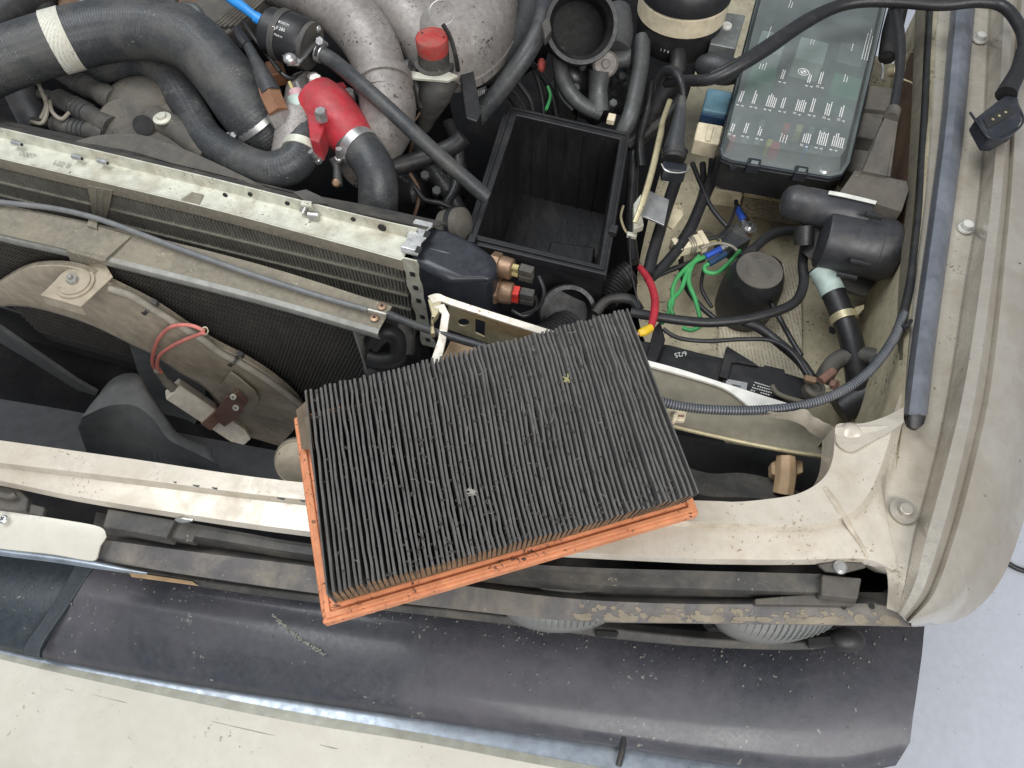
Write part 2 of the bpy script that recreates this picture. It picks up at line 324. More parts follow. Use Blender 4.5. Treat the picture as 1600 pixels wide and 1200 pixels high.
# gutter line along the fender
c0 = [(1475, -70), (1466, 0), (1457, 150), (1446, 300), (1428, 450), (1416, 580), (1412, 650), (1400, 735), (1380, 803), (1391, 850), (1404, 905), (1402, 950)]
c1 = [(1556, -70), (1547, 0), (1540, 150), (1531, 300), (1507, 450), (1484, 600), (1467, 690), (1444, 780), (1430, 830), (1420, 880), (1412, 920), (1403, 956)]
c2 = [(1578, -70), (1570, 0), (1562, 150), (1550, 300), (1531, 450), (1508, 600), (1488, 690), (1463, 785), (1448, 838), (1436, 890), (1424, 925), (1406, 960)]
c3 = [(1592, -70), (1583, 0), (1575, 150), (1565, 300), (1548, 450), (1527, 600), (1508, 695), (1484, 790), (1468, 845), (1452, 895), (1438, 930), (1412, 965)]
c4 = [(1600, -70), (1591, 0), (1583, 150), (1574, 300), (1559, 450), (1540, 605), (1520, 700), (1496, 795), (1480, 850), (1462, 902), (1446, 936), (1417, 970)]
c5 = [(1606, -70), (1597, 0), (1589, 150), (1580, 300), (1566, 450), (1548, 607), (1528, 703), (1504, 798), (1487, 854), (1469, 906), (1451, 940), (1420, 972)]
c6 = [(1635, -70), (1628, 0), (1622, 150), (1616, 300), (1612, 450), (1600, 620), (1580, 730), (1553, 825), (1530, 882), (1502, 930), (1473, 958), (1425, 977)]
c7 = [(1655, -70), (1650, 0), (1645, 150), (1640, 300), (1642, 450), (1637, 640), (1617, 750), (1588, 850), (1560, 912), (1522, 955), (1484, 973), (1428, 979)]
fen = thing('front_fender', 'dirty champagne front fender with a raised ridge and gutter along its edge', 'fender')
fr = []
c0f = c0[:6]+[(x-16, y) for x, y in c0[6:]]
ZG = [-.032]*6+[-.028, -.022, -.016, -.016, -.018, -.02]
c0f = [(x, y, z) for (x, y), z in zip(c0f, ZG)]; c1 = [(x, y, z-.003) for (x, y), z in zip(c1, ZG)]
for c, z in ((c0f, None), (c1, None), (c2, .002), (c3, .004), (c4, -.010), (c5, -.004), (c6, -.016), (c7, -.05)): fr.append(wobble(row(c, z), .0015))
ob('gutter', MB().loft([fr[0], [(a+b)/2 for a, b in zip(fr[0], fr[1])], [a+(b-a)*.97+Vector((0, 0, .0006)) for a, b in zip(fr[0], fr[1])]], thick=(0, 0, -.001)), M['cream'], fen, ang=60)
fr[0] = [a+(b-a)*.8-Vector((0, 0, .0015)) for a, b in zip(fr[0], fr[1])]
mid = [(a+b)/2+Vector((0, 0, .003)) for a, b in zip(fr[5], fr[6])]
fr.insert(6, mid); 
nf_ = len(fr[-1]); e_ = fr[-1]
def tuck(i): return max(0, min(1, (i/nf_-.42)/.3))
fr.append([p+Vector((.004-.03*tuck(i), -.003+.045*tuck(i), -.12+.03*tuck(i))) for i, p in enumerate(e_)]); fr.append([p+Vector((-.004-.07*tuck(i), .10*tuck(i), -.37+.2*tuck(i))) for i, p in enumerate(e_)])
ob('panel', MB().loft(fr, thick=(0, 0, -.0012)), M['fender'], fen, bevel=0.0012, ang=50)
# bolt with big washer, rubber stops, rust spots
p = W(1411, 799, -.0165)
wsh = ob('washer', MB().lathe(p, Z, [(sz(p, 21), 0), (sz(p, 21), .0016), (sz(p, 9), .0024), (sz(p, 9), .001)], 28), M['fender'], fen)
ob('bolt_head', MB().lathe(p, Z, [(sz(p, 11), 0), (sz(p, 11), .006), (sz(p, 9.5), .0075)], 20), M['fender'], wsh, bevel=.0006)
for (x, y, r_) in ((1508, 357, 9), (1530, 62, 8)):
    p = W(x, y, -.032); ob('rubber_stop', MB().lathe(p, Z, [(sz(p, r_+3), 0), (sz(p, r_+2), .002), (sz(p, r_), .0022), (sz(p, r_*.9), .008), (sz(p, r_*.5), .009)], 18), M['whitep'], fen)

# rubber seal along the gutter
sl = thing('rubber_seal', 'blue grey rubber bonnet seal lying along the fender gutter', 'seal')
def seal_row(off, z): return [(a[0]+off, a[1], z) for a in [(1512, -70), (1506, 0), (1497, 100), (1488, 200), (1473, 320), (1458, 430), (1443, 540), (1430, 648)]]
sr = [row(seal_row(-19, -.03)), row(seal_row(-17, -.018)), row(seal_row(-10, -.009)), row(seal_row(2, -.006)), row(seal_row(12, -.010)), row(seal_row(18, -.018)), row(seal_row(19, -.032))]
ob('strip', MB().loft(sr, thick=(0, 0, -.001)), M['seal'], sl)
ob('end_plug', MB().loft([row([(1416, 652), (1420, 664), (1432, 670), (1444, 662)], -.012, 3), row([(1414, 646), (1420, 648), (1432, 648), (1447, 650)], -.004, 3)], thick=(0, 0, -.004)), M['plastic'], sl)

# inner wing: wall down to a tray
wg = thing('inner_wing', 'beige painted inner wing wall and battery tray stained with oil', 'inner wing')
wt = row(c0[:8], -.024)
wrows = [wt]
for q, dz in ((.004, -.006), (.006, -.03), (.004, -.08), (0, -.13), (-.012, -.18)):
    wrows.append([p+Vector((-q*.6, 0, dz))+Vector((.004*noise.noise(p*9+Vector((0, 0, dz*30))), 0, 0)) for p in wt])
ob('wall', MB().loft(wrows), M['wing'], wg, ang=60)
base = wrows[-1]
tl = cat(L([(1120, -40), (1100, 60), (1075, 150), (1035, 260), (1005, 380), (995, 450), (1010, 540), (1100, 660)], -.205), 5)
N_ = 40; A_ = resample(tl, N_); B_ = resample(base, N_); tray = []
for i in range(14):
    t = i/13; tray.append([a+(b-a)*t+Vector((0, 0, .006*noise.noise((a+(b-a)*t)*11)*math.sin(math.pi*t)+(.0 if t < .85 else .01*(t-.85)))) for a, b in zip(A_, B_)])
ob('tray', MB().loft(tray, thick=(0, 0, -.002)), M['wing'], wg, ang=60)
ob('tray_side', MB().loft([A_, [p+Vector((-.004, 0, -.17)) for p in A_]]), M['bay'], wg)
for pts in ([(1130, 415), (1252, 412), (1253, 600), (1118, 604)],): ob('sticker', MB().prism([L(pts, -.1965)], (0, 0, -.0008)), M['label'], wg)['label'] = 'aged printed sticker with fine columns of text'
ob('sticker', MB().prism([L([(1165, 300), (1248, 318), (1246, 352), (1155, 334)], -.1965)], (0, 0, -.0008)), M['label2'], wg)
for pts in ([(1117, 268), (1162, 288), (1158, 318), (1108, 300)],): ob('pad', MB().prism([L(pts, -.195)], (0, 0, -.006)), M['galv'], wg, bevel=.002)
# lip that carries the seal, and small spring hooks in the wing
ob('lip', MB().loft([row([(1438, -70), (1432, 0), (1426, 150), (1418, 300), (1405, 450), (1402, 560)], -.045), row([(1452, -70), (1446, 0), (1440, 150), (1430, 300), (1416, 450), (1410, 560)], -.03)], thick=(0, 0, -.002)), M['olive'], wg)
ob('spring_clip', pxtube([(1440, 84), (1418, 84), (1412, 112), (1408, 122), (1425, 130), (1438, 140)], 1.8, -.06, 3, 6), M['passiv'], wg)
ob('drain_hole', MB().lathe(W(1302, 515, -.15), Vector((-1, -.3, .6)), [(.006, 0), (.006, .001)], 6), M['core'], wg)
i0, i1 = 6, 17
ob('wing_shade_sheet', MB().loft([[p+Vector((-.0085, 0, dz)) for p in wt[i0:i1]] for dz in (-.03, -.06, -.1, -.15)], thick=(.001, 0, 0)), M['bwire'], wg)  # shade beside the fuse box, put in as a dark brown sheet
# bay floor far below
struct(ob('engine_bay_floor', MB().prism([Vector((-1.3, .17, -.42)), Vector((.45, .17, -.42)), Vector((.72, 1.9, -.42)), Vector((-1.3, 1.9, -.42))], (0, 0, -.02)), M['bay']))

# ------------------------------------------------------------------ slam panel
sp = thing('slam_panel', 'cream painted front cross panel with stepped edge in front of the radiator', 'body panel')
s1 = [(-70, 679), (0, 688), (200, 716), (455, 752), (760, 774), (1090, 782), (1150, 784), (1205, 779), (1245, 772), (1275, 757), (1293, 738), (1302, 712), (1305, 668)]
s2 = [(-70, 715), (0, 723), (200, 747), (480, 781), (760, 802), (1087, 815), (1170, 818), (1235, 822), (1290, 816), (1330, 800), (1358, 770), (1378, 725), (1396, 665)]
s3 = [(-70, 722), (0, 731), (200, 756), (480, 790), (760, 811), (1087, 823), (1170, 828), (1237, 832), (1297, 826), (1340, 808), (1368, 776), (1387, 728), (1403, 662)]
s4 = [(-70, 741), (0, 751), (160, 783), (480, 830), (760, 855), (1050, 871), (1170, 874), (1250, 874), (1353, 873), (1398, 890), (1397, 860), (1378, 803), (1398, 735)]
s4[-1] = (1410, 662)
rows = [[p+Vector((0, .002, -.03)) for p in row(s1, 0)], row(s1, -.001), wobble(row(s2, .001), .001), row(s3, -.010), wobble(row(s4, -.014), .001)]
rows.append([p+Vector((0, -.002, -.007)) for p in rows[-1]]); rows.append([p+Vector((0, .006, -.028)) for p in rows[-2]])
ob('panel', MB().loft(rows, thick=(0, 0, -.0012)), M['cream'], sp, bevel=.0015, ang=50)
ob('seam_sealer', pxtube([(1289, 762, -.0005), (1305, 785, .0006), (1318, 805, .0002), (1328, 823, -.0075), (1345, 850, -.0115), (1356, 871, -.0135)], 4, seg=8, k=10, wob=1.0, flat=.3), M['caul'], sp)
# dented corner stiffener between slam panel and wing
cs = [row([(1305, 668), (1307, 664), (1316, 661), (1334, 662), (1355, 660), (1385, 650), (1412, 636)], -.004, 4), row([(1306, 690), (1315, 700), (1332, 705), (1352, 695), (1370, 685), (1390, 675), (1412, 660)], .003, 4)]
ob('corner_dome', MB().ball(W(1328, 678, -.006), [Vector((.0115, 0, 0)), Vector((0, .011, 0)), Vector((0, 0, .008))], 20, 10, .25, 90), M['cream'], sp)
ob('corner_gusset', MB().loft([[p+Vector((0, .002, -.05)) for p in cs[0]]]+cs, thick=(0, 0, -.001)), M['cream'], sp)
for (x, y, ln) in ((270, 752, 6), (300, 757, 12), (330, 761, 10), (432, 777, 14), (468, 781, 9)):
    ob('paint_chip', MB().prism([[W(x, y, .0012), W(x+ln, y+ln*.12, .0012), W(x+ln*.8, y+3+ln*.1, .0012), W(x+2, y+2, .0012)]], (0, 0, -.0006)), M['hosedk'], sp)

# ------------------------------------------------------------------ grille panel
gr = thing('grille_panel', 'dusty black grille panel strip running along the front edge above the bumper', 'grille')
g_lo_t = [(152, 842), (300, 862), (480, 884), (700, 912), (900, 936), (1100, 944), (1340, 943), (1372, 945), (1405, 952)]
g_lo_b = [(148, 874), (300, 899), (490, 926), (700, 950), (900, 970), (1100, 974), (1340, 977), (1380, 978), (1425, 979)]
a, b = row(g_lo_t, -.047), row(g_lo_b, -.055)
ob('lower_strip', MB().loft([[p+Vector((0, .008, -.012)) for p in a], a, [(p+q)/2+Vector((0, 0, .001)) for p, q in zip(a, b)], b, [p+Vector((0, .004, -.012)) for p in b], [p+Vector((0, .03, -.06)) for p in b]], thick=(0, .0, -.0015)), M['grille'], gr, bevel=.001, ang=40)
fl = []
for i in range(14):   # flaked patches along the lower edge on the right
    x = 930+i*35+random.uniform(-9, 9); t = (x-900)/500; y = 963+9*t+random.uniform(-3, 1); wd = random.uniform(14, 24); hh = random.uniform(5, 10)
    FL = globals().setdefault('FLK', []); FL.append((x, wd, hh)); pts = [(x+wd*math.cos(k*.7)*random.uniform(.7, 1.1), y+hh*.55*math.sin(k*.7)*random.uniform(.7, 1.1)) for k in range(9)]
fm = MB()
aR, bR = resample(a, 200), resample(b, 200)
for (x, wd, hh) in FLK+[(random.uniform(930, 1390), random.uniform(3, 7), random.uniform(2, 6)) for _ in range(70)]:
    s0 = (x-150)/1275; n_ = 11; rr = [random.uniform(.55, 1.15) for _ in range(n_)]; v0 = random.uniform(.72, .9) if wd > 8 else random.uniform(.3, .95); poly = []
    for k in range(n_):
        u = 2*math.pi*k/n_; s_ = s0+rr[k]*wd*math.cos(u)/1275; v_ = min(.985, max(.05, v0+rr[k]*hh/32*math.sin(u))); i_ = max(0, min(198, s_*199)); j_ = int(i_); f_ = i_-j_
        aa = aR[j_]+(aR[j_+1]-aR[j_])*f_; bb = bR[j_]+(bR[j_+1]-bR[j_])*f_; poly.append(aa+(bb-aa)*v_+Vector((0, 0, .001*(1-abs(2*v_-1))+.0006)))
    fm.prism([poly], (0, 0, -.0004))
stuff(ob('flaked_paint', fm, M['flake'], gr, smooth=False))
g_up_t = [(268, 812), (380, 832), (480, 849), (700, 872), (900, 886), (1100, 892), (1288, 897)]
g_up_b = [(268, 832), (380, 850), (480, 866), (700, 892), (900, 912), (1100, 920), (1286, 926)]
a, b = row(g_up_t, -.030), row(g_up_b, -.034)
ob('upper_strip', MB().loft([[p+Vector((0, .004, -.02)) for p in a], a, [p+(q-p)*.22+Vector((0, 0, -.003)) for p, q in zip(a, b)], b, [p+Vector((0, -.001, -.018)) for p in b]], thick=(0, 0, -.001)), M['dplastic'], gr, bevel=.0006)
re_t = [(150, 800), (300, 826), (480, 851), (700, 885), (900, 905), (1100, 915), (1340, 925), (1400, 925)]
re_b = [(140, 845), (300, 868), (480, 890), (700, 918), (900, 940), (1100, 948), (1340, 947), (1405, 955)]
ob('recess', MB().loft([row(re_t, -.062), row(re_b, -.062)], thick=(0, 0, -.002)), M['dplastic'], gr)
def block(name, pts, z, d, m, par, bv=.0015): return ob(name, MB().prism([L(pts, z)], (0, 0, -d)), m, par, bevel=bv)
block('end_block', [(1285, 897), (1347, 903), (1341, 936), (1283, 930)], -.027, .022, M['gplastic'], gr)
block('end_base', [(1283, 926), (1341, 934), (1336, 946), (1180, 944), (1180, 935)], -.04, .012, M['gplastic'], gr)
block('cover_block', [(168, 794), (274, 812), (260, 841), (160, 823)], -.026, .02, M['dplastic'], gr)
block('cover_tab', [(274, 816), (312, 822), (300, 847), (262, 838)], -.033, .012, M['dplastic'], gr)
block('latch_tab', [(1278, 882), (1300, 877), (1350, 879), (1355, 886), (1320, 895), (1290, 892)], -.018, .004, M['gplastic'], gr)
p = W(1312, 887, -.018); ob('latch_screw', MB().lathe(p, Z, [(sz(p, 11), 0), (sz(p, 11), .002), (sz(p, 7), .004), (.0001, .004)], 14), M['steel'], gr)
p = W(287, 812, -.02); ob('wing_bolt', MB().ball(p, [Vector((sz(p, 15), 0, 0)), Vector((0, sz(p, 5), 0)), Vector((0, 0, .004))], 12, 8, .3, 200), M['steel'], gr)
for x, y in ((1318, 948), (1362, 947)): ob('screw_hole', MB().lathe(W(x, y, -.046), Z, [(.0026, 0), (.0026, .0004)], 10), M['core'], gr)

sur = thing('headlamp_surround', 'pale cream end piece of the nose panel with bright chrome lower edge', 'trim')
a = row([(-70, 785), (0, 797), (100, 812), (156, 823), (166, 838)], -.036); b = row([(-70, 845), (0, 857), (80, 866), (140, 876), (152, 870)], -.046)
ob('panel', MB().loft([a, [(p+q)/2+Vector((0, 0, .003)) for p, q in zip(a, b)], b], thick=(0, 0, -.002)), M['bumper'], sur, bevel=.001)
ob('chrome_edge', pxtube([(-70, 850), (0, 862), (80, 872), (145, 882), (190, 890), (230, 896)], [6, 6, 6, 6, 4, 1.5], -.05, seg=10), M['chrome'], sur)
p = W(6, 812, -.033); crossscrew('screw', p, Z, sz(p, 7), M['zinc'], sur, M['core'])
# dusty latch lump and brackets in the gap on the left
lm = thing('catch_bracket', 'grey dusty catch bracket in the gap behind the cream end piece', 'bracket')
block('plate', [(-40, 752), (30, 764), (44, 778), (40, 800), (-40, 790)], -.03, .01, M['dplastic'], lm, .002)
block('tab', [(46, 786), (70, 792), (66, 806), (40, 802)], -.035, .006, M['dplastic'], lm)
ob('pin', pxtube([(-10, 770), (14, 776), (24, 772)], 5, -.024, 3, 8), M['gplastic'], lm)
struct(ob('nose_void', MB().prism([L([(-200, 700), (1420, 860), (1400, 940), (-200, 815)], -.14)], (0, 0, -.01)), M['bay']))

# ------------------------------------------------------------------ headlights
def headlight(cx, cy, rpx, lab):
    t = thing('headlight', lab, 'headlight', 'round headlights under the grille panel')
    c = W(cx, cy, -.115)+Vector((0, .006, 0)); ax = Vector((.03, -1, .05)).normalized(); r_ = sz(c, rpx)
    pr = [(r_, 0)]+[(r_*math.cos(k*.16), .026*math.sin(k*.16)/math.sin(1.44)) for k in range(1, 10)]
    ln = ob('lens', MB().lathe(c, ax, pr, 40), M['lens'], t)
    rb = MB()
    for k in range(-9, 10):
        x = k/10*r_; dd = [c+ax*(.0268*math.sqrt(max(0, 1-(x*x+q*q)/r_**2))-.0003)+Vector((x, 0, 0))+Z*q for q in [math.sqrt(max(0, r_*r_*.96-x*x))*u for u in (0, .25, .5, .75, .95)]]
        rb.tube(dd, .0007, 5, False)
    ob('lens_ribs', rb, M['lens'], ln)
    ob('reflector', MB().lathe(c-ax*.004, ax, [(r_*1.0, 0), (r_*.8, -.02), (r_*.3, -.045), (.001, -.05)], 32), M['chrome'], t)
    ob('bezel', MB().loft([[c+ax*h+(Vector((1, 0, 0))*math.cos(u)+(ax.cross(Vector((1, 0, 0)))).normalized()*math.sin(u))*rr for u in [2*math.pi*k/40 for k in range(40)]] for rr, h in ((r_*1.0, -.01), (r_*1.03, .006), (r_*1.16, .008), (r_*1.2, -.03))], close=True), M['plastic'], t)
headlight(880, 948, 98, 'dusty round headlight lens peeking out below the flaked strip, the inner of two')
headlight(1212, 966, 96, 'dusty round headlight lens peeking out below the flaked strip, beside the fender')
bl = thing('lamp_carrier', 'dusty black plastic frame around the two headlights above the bumper', 'frame')
ob('frame', MB().loft([row([(170, 885), (330, 910), (500, 932), (780, 962), (980, 985), (1130, 1000), (1260, 1004), (1330, 990)], -.14), row([(170, 893), (330, 921), (500, 944), (780, 976), (980, 1002), (1130, 1014), (1270, 1016), (1345, 998)], -.145)], thick=(0, .01, -.01)), M['dplastic'], bl, bevel=.002)
block('adjuster_window', [(1262, 996), (1305, 992), (1306, 1010), (1263, 1012)], -.136, .004, M['core'], bl)
block('adjuster_window', [(930, 984), (968, 986), (964, 996), (930, 994)], -.136, .004, M['core'], bl)
ob('lobe', MB().ball(W(1322, 1000, -.14), [Vector((.018, 0, 0)), Vector((0, .012, 0)), Vector((0, 0, .01))], 16, 8), M['plastic'], bl)
block('dust_ledge', [(200, 893), (300, 908), (310, 915), (205, 901)], -.139, .002, M['tan'], bl, .0005)

# ------------------------------------------------------------------ bumper
bp = thing('front_bumper', 'cream metal bumper with scratched black rubber top pad under the headlights', 'bumper')
p_t = [(150, 876), (300, 898), (500, 928), (700, 955), (900, 985), (1050, 1000), (1200, 1010), (1330, 990), (1446, 965)]
p_m = [(110, 935), (280, 962), (480, 998), (680, 1030), (880, 1062), (1040, 1085), (1190, 1100), (1330, 1105), (1432, 1085)]
p_n = [(75, 1002), (260, 1035), (470, 1070), (670, 1100), (860, 1130), (1020, 1153), (1180, 1172), (1320, 1180), (1422, 1160)]
p_b = [(62, 1028), (250, 1062), (460, 1094), (660, 1124), (850, 1152), (1000, 1174), (1110, 1192), (1290, 1212), (1400, 1196)]
a, b, c, d = row(p_t, -.215), row(p_m, -.213), row(p_n, -.222), row(p_b, -.236)
ob('top_pad', MB().loft([[p+Vector((0, .02, -.02)) for p in a], a, [(p+q)/2+Vector((0, 0, .002)) for p, q in zip(a, b)], b, [(p+q)/2+Vector((0, 0, -.001)) for p, q in zip(b, c)], c, d, [p+Vector((0, .006, -.05)) for p in d]], thick=(0, 0, -.003)), M['pad'], bp, ang=60)
a, b, d = row([(-70, 855), (0, 866), (80, 876), (140, 884)], -.217), row([(-70, 995), (-10, 1000), (50, 1005), (70, 1000)], -.224), row([(-70, 1000), (0, 1014), (40, 1024), (56, 1028)], -.238)
ob('pad_end', MB().loft([[p+Vector((0, .02, -.02)) for p in a], a, [(p+q)/2+Vector((0, 0, .002)) for p, q in zip(a, b)], b, d, [p+Vector((0, .006, -.05)) for p in d]], thick=(0, 0, -.003)), M['padend'], bp, ang=60)
ob('pad_step', MB().loft([row([(118, 880), (85, 940), (40, 1005), (38, 1024)], -.212), row([(148, 882), (112, 938), (68, 1003), (62, 1028)], -.211)], thick=(0, 0, -.006)), M['padend'], bp, bevel=.002)
# metal beam
m0 = [(-70, 996), (60, 1028), (250, 1062), (460, 1094), (660, 1124), (850, 1152), (980, 1176), (1110, 1196), (1300, 1225)]
m1 = [(-70, 1003), (60, 1034), (250, 1072), (460, 1112), (660, 1146), (850, 1182), (980, 1206), (1110, 1226), (1300, 1250)]
m2 = [(-70, 1012), (60, 1044), (250, 1086), (460, 1128), (660, 1160), (850, 1196), (980, 1216), (1110, 1236), (1300, 1260)]
m3 = [(-70, 1060), (60, 1085), (250, 1122), (460, 1166), (660, 1205), (850, 1245), (980, 1262), (1110, 1280), (1300, 1300)]
m4 = [(-70, 1170), (60, 1190), (250, 1230), (460, 1275), (660, 1310), (850, 1350), (980, 1365), (1110, 1380), (1300, 1400)]
m5 = [(-70, 1195), (60, 1215), (250, 1260), (460, 1300), (660, 1340), (850, 1380), (980, 1395), (1110, 1410), (1300, 1430)]
be = [[p+Vector((0, .02, -.004)) for p in row(m0, -.25)], row(m0, -.246), row(m1, -.246)]
ob('beam_rear_lip', MB().loft(be, thick=(0, 0, -.003)), M['chrome'], bp, ang=60)
ob('beam_top_lip', MB().loft([row(m1, -.245), row(m2, -.2425)], thick=(0, 0, -.003)), M['lipdull'], bp)
ob('beam', MB().loft([row(m2, -.243), row(m3, -.247), row(m4, -.262), row(m5, -.275), [p+Vector((0, -.01, -.06)) for p in row(m5, -.285)]], thick=(0, 0, -.003)), M['bumper'], bp, ang=70, bevel=.002)
# marks: a chalky scratch on the pad, a long scratch on the beam
ck = MB(); ra_, rb2, rc2_ = [resample(row(q, z), 160) for q, z in ((p_t, -.213), (p_m, -.2118), (p_n, -.220))]
for i in range(520):
    s_ = random.randint(0, 159); v_ = abs(random.gauss(0, .42)); v_ = min(v_, 1.6)
    if v_ < 1: c_ = ra_[s_]+(rb2[s_]-ra_[s_])*v_+Vector((0, 0, .0008*(1-abs(2*v_-1))+.0004))
    else: c_ = rb2[s_]+(rc2_[s_]-rb2[s_])*(v_-1)+Vector((0, 0, .0008))
    c_ = c_+Vector((random.gauss(0, .003), random.gauss(0, .001), 0)); r_ = random.choice((.0002, .0003, .0003, .0004, .0005, .0006, .0009, .0013)); n_ = 6; a0 = random.random()*6
    ck.prism([[c_+Vector((math.cos(a0+k*1.05)*r_*random.uniform(.5, 1.3), math.sin(a0+k*1.05)*r_*random.uniform(.5, 1.3), 0)) for k in range(n_)]], (0, 0, -.0012))
stuff(ob('chips', ck, M['chip'], bp, smooth=False))
def flecks(line, n, spread, smin, smax, z):
    mb = MB(); P_ = cat(L(line, z), 8)
    for i in range(n):
        q = P_[int(random.random()*(len(P_)-1))]; d = (P_[-1]-P_[0]).normalized(); c_ = q+d*random.uniform(-.006, .006)+d.cross(Z)*random.gauss(0, spread); s_ = random.uniform(smin, smax)
        pl_ = [c_+(d*math.cos(k)*s_*random.uniform(.7, 2.2)+d.cross(Z)*math.sin(k)*s_*random.uniform(.4, .9)) for k in (0, 1.05, 2.1, 3.14, 4.2, 5.25)]
        mb.prism([pl_], (0, 0, -.0005))
    return mb
stuff(ob('scratch', flecks([(430, 965), (452, 985), (475, 1002), (505, 1021)], 260, .0009, .0002, .0008, -.2108), M['lipdull'], bp, smooth=False))
sc = MB()
for (xa, ya, xb, yb) in ((95, 1074, 130, 1082), (140, 1084, 240, 1107), (330, 1127, 480, 1160), (500, 1164, 540, 1172), (200, 1150, 205, 1156), (690, 1168, 694, 1182)):
    sc.tube([W(xa, ya, -.2455), W((xa+xb)/2, (ya+yb)/2+1, -.2455), W(xb, yb, -.2475)], [.0002, .0005, .0001], 5)
stuff(ob('beam_scratches', sc, M['lipdull'], bp))
ob('strap', pxtube([(975, 1150, -.225), (972, 1174, -.236), (966, 1196, -.243)], 5, k=4, seg=8, flat=.4), M['hosedk'], bp)

# ================================================================== RADIATOR
rd = thing('radiator', 'pale topped radiator with finned core lying across the bay', 'radiator')
ra = [(-70, 183), (0, 199), (300, 270), (560, 335), (652, 356)]; rb_ = [(-70, 199), (0, 215), (300, 287), (560, 352), (648, 374)]; rc = [(-70, 230), (0, 247), (300, 318), (500, 371), (628, 406)]
A, B, C_ = row(ra, -.018), row(rb_, -.031), row(rc, -.030)
ob('top_channel', MB().loft([[p+V*.002+Vector((0, 0, -.02)) for p in A], A, [p-V*.0015 for p in A], B, [(p+q)/2+Vector((0, 0, -.001)) for p, q in zip(B, C_)], C_]), M['galv'], rd)
ob('front_flange', MB().loft([[p-V*.0006+Vector((0, 0, .0008)) for p in C_], [p-V*.0012+Vector((0, 0, -.001)) for p in C_], [p-V*.0014+Vector((0, 0, -.017)) for p in C_]], thick=V*.001), M['dusty'], rd)
ob('bright_edge', MB().tube([p-V*.0006+Vector((0, 0, .0004)) for p in C_], .0009, 6), M['galv'], rd)
PR = vplane(300, 318, -.03, -.003)
PF = (PR[0]-V*.002, V)
zz = [WP(300, y, PR).z for y in (337, 357, 378, 398, 418, 438)]
x0, x1 = WP(-60, 250, PR), WP(634, 440, PR)
Lr = (x1-x0).dot(U); O_ = Vector((x0.x, x0.y, 0))
fins, tubes = MB(), MB()
nf = 128
for r_ in range(5):
    zt, zb = zz[r_]-.0012, zz[r_+1]+.0012
    for i in range(nf):
        s = (i+.5)/nf*Lr+random.uniform(-.0004, .0004); c = O_+U*s+Vector((0, 0, (zt+zb)/2)); tw = random.uniform(-.0009, .0009)
        fins.prism([c+U*(-.0009-tw)+Z*(zt-zb)/2, c+U*(.0009-tw)+Z*(zt-zb)/2, c+U*(.0009+tw)-Z*(zt-zb)/2, c+U*(-.0009+tw)-Z*(zt-zb)/2], V*.012)
stuff(ob('fins', fins, M['fin'], rd, smooth=False))
for r_ in range(1, 5):
    c = O_+U*(Lr/2)+Vector((0, 0, zz[r_])); ob('tube', MB().box(c+V*.004, U*Lr/2, V*.0062, Z*.0011), M['tubeal'], rd)
ob('core', MB().box(O_+U*(Lr/2)+V*.02+Vector((0, 0, -.2)), U*Lr/2, V*.007, Z*.165), M['core'], rd)
ob('core_lower', MB().box(O_+U*(Lr/2)+V*.008+Vector((0, 0, (zz[5]-.36)/2)), U*Lr/2, V*.006, Z*((zz[5]+.36)/2)), M['core'], rd)
for x, y in ((98, 218), (138, 222), (392, 302), (353, 303), (450, 316), (598, 354), (553, 341)):
    p = W(x, y+ (0 if x > 200 else 8), -.022)-V*.001; 
    if x > 200: ob('flange_hole', MB().lathe(p, -V, [(sz(p, 4 if x < 590 else 7), 0), (sz(p, 4 if x < 590 else 7), .0016)], 10), M['core'], rd)
for x, y in ((34, 226), (128, 248), (168, 255)):
    p = W(x, y, -.0235); q = W(x-14, y-4, -.0235)
    k_ = ob('rivet', MB().tube([q, p], sz(p, 4.6), 12), M['zinc'], rd); ob('rivet_bore', MB().lathe(p, (p-q), [(sz(p, 2.5), 0), (sz(p, 2.5), .0004)], 10), M['core'], k_)
p = W(484, 322, -.024)
ob('drain_screw', MB().tube([W(473, 332, -.027), W(479, 318, -.02)], sz(p, 6), 10).tube([W(482, 336, -.027), W(498, 338, -.027)], sz(p, 6.5), 12), M['steel'], rd)
ob('clip_nut', MB().prism([L([(470, 312), (487, 314), (487, 322), (469, 319)], -.015)], (0, 0, -.004)), M['galv'], rd, bevel=.0008)
text('stamped_text', '0007', W(28, 242, -.0296), U, V, .010, M['dustedge'], rd, .0002); text('stamped_text', '122 8', W(80, 256, -.0296), U, V, .010, M['dustedge'], rd, .0002)
ob('tape_patch', MB().prism([L([(282, 312), (300, 300), (318, 304), (312, 320)], -.0298)], (0, 0, -.0008)), M['dusty'], rd)
# side tank with crimped header strap
tk = MB().prism([L([(636, 404), (664, 350), (704, 358), (746, 378), (774, 398), (780, 420), (768, 438), (700, 434)], -.034)], (0, 0, -.15))
tank = ob('side_tank', tk, M['tank'], rd, bevel=.011, seg=5)
ob('rib', pxtube([(672, 390, -.036), (700, 396, -.0355), (722, 406, -.0375)], [3, 3, 1], seg=8), M['tank'], tank)
st = MB()
def strap(path, wv, thick):
    rows = []
    for i, (p, wd) in enumerate(path):
        sc = 1+.14*math.sin(i*1.35); rows.append([p-wv*wd*sc, p+wv*wd*sc])
    return MB().loft(rows, thick=thick)
top = lin(W(664, 352, -.03), W(640, 400, -.03), 12); pth = [(p+Vector((0, 0, .0075 if i < 12 else .004)), .0098) for i, p in enumerate(top)]
s1_ = ob('header_strap', strap(pth, U, (0, 0, -.002)), M['steel'], rd, bevel=.0005)
dn = [W(640, 402, -.03)+Vector((0, 0, -.008*i))-V*.003+U*(.0014*i*.2) for i in range(22)]
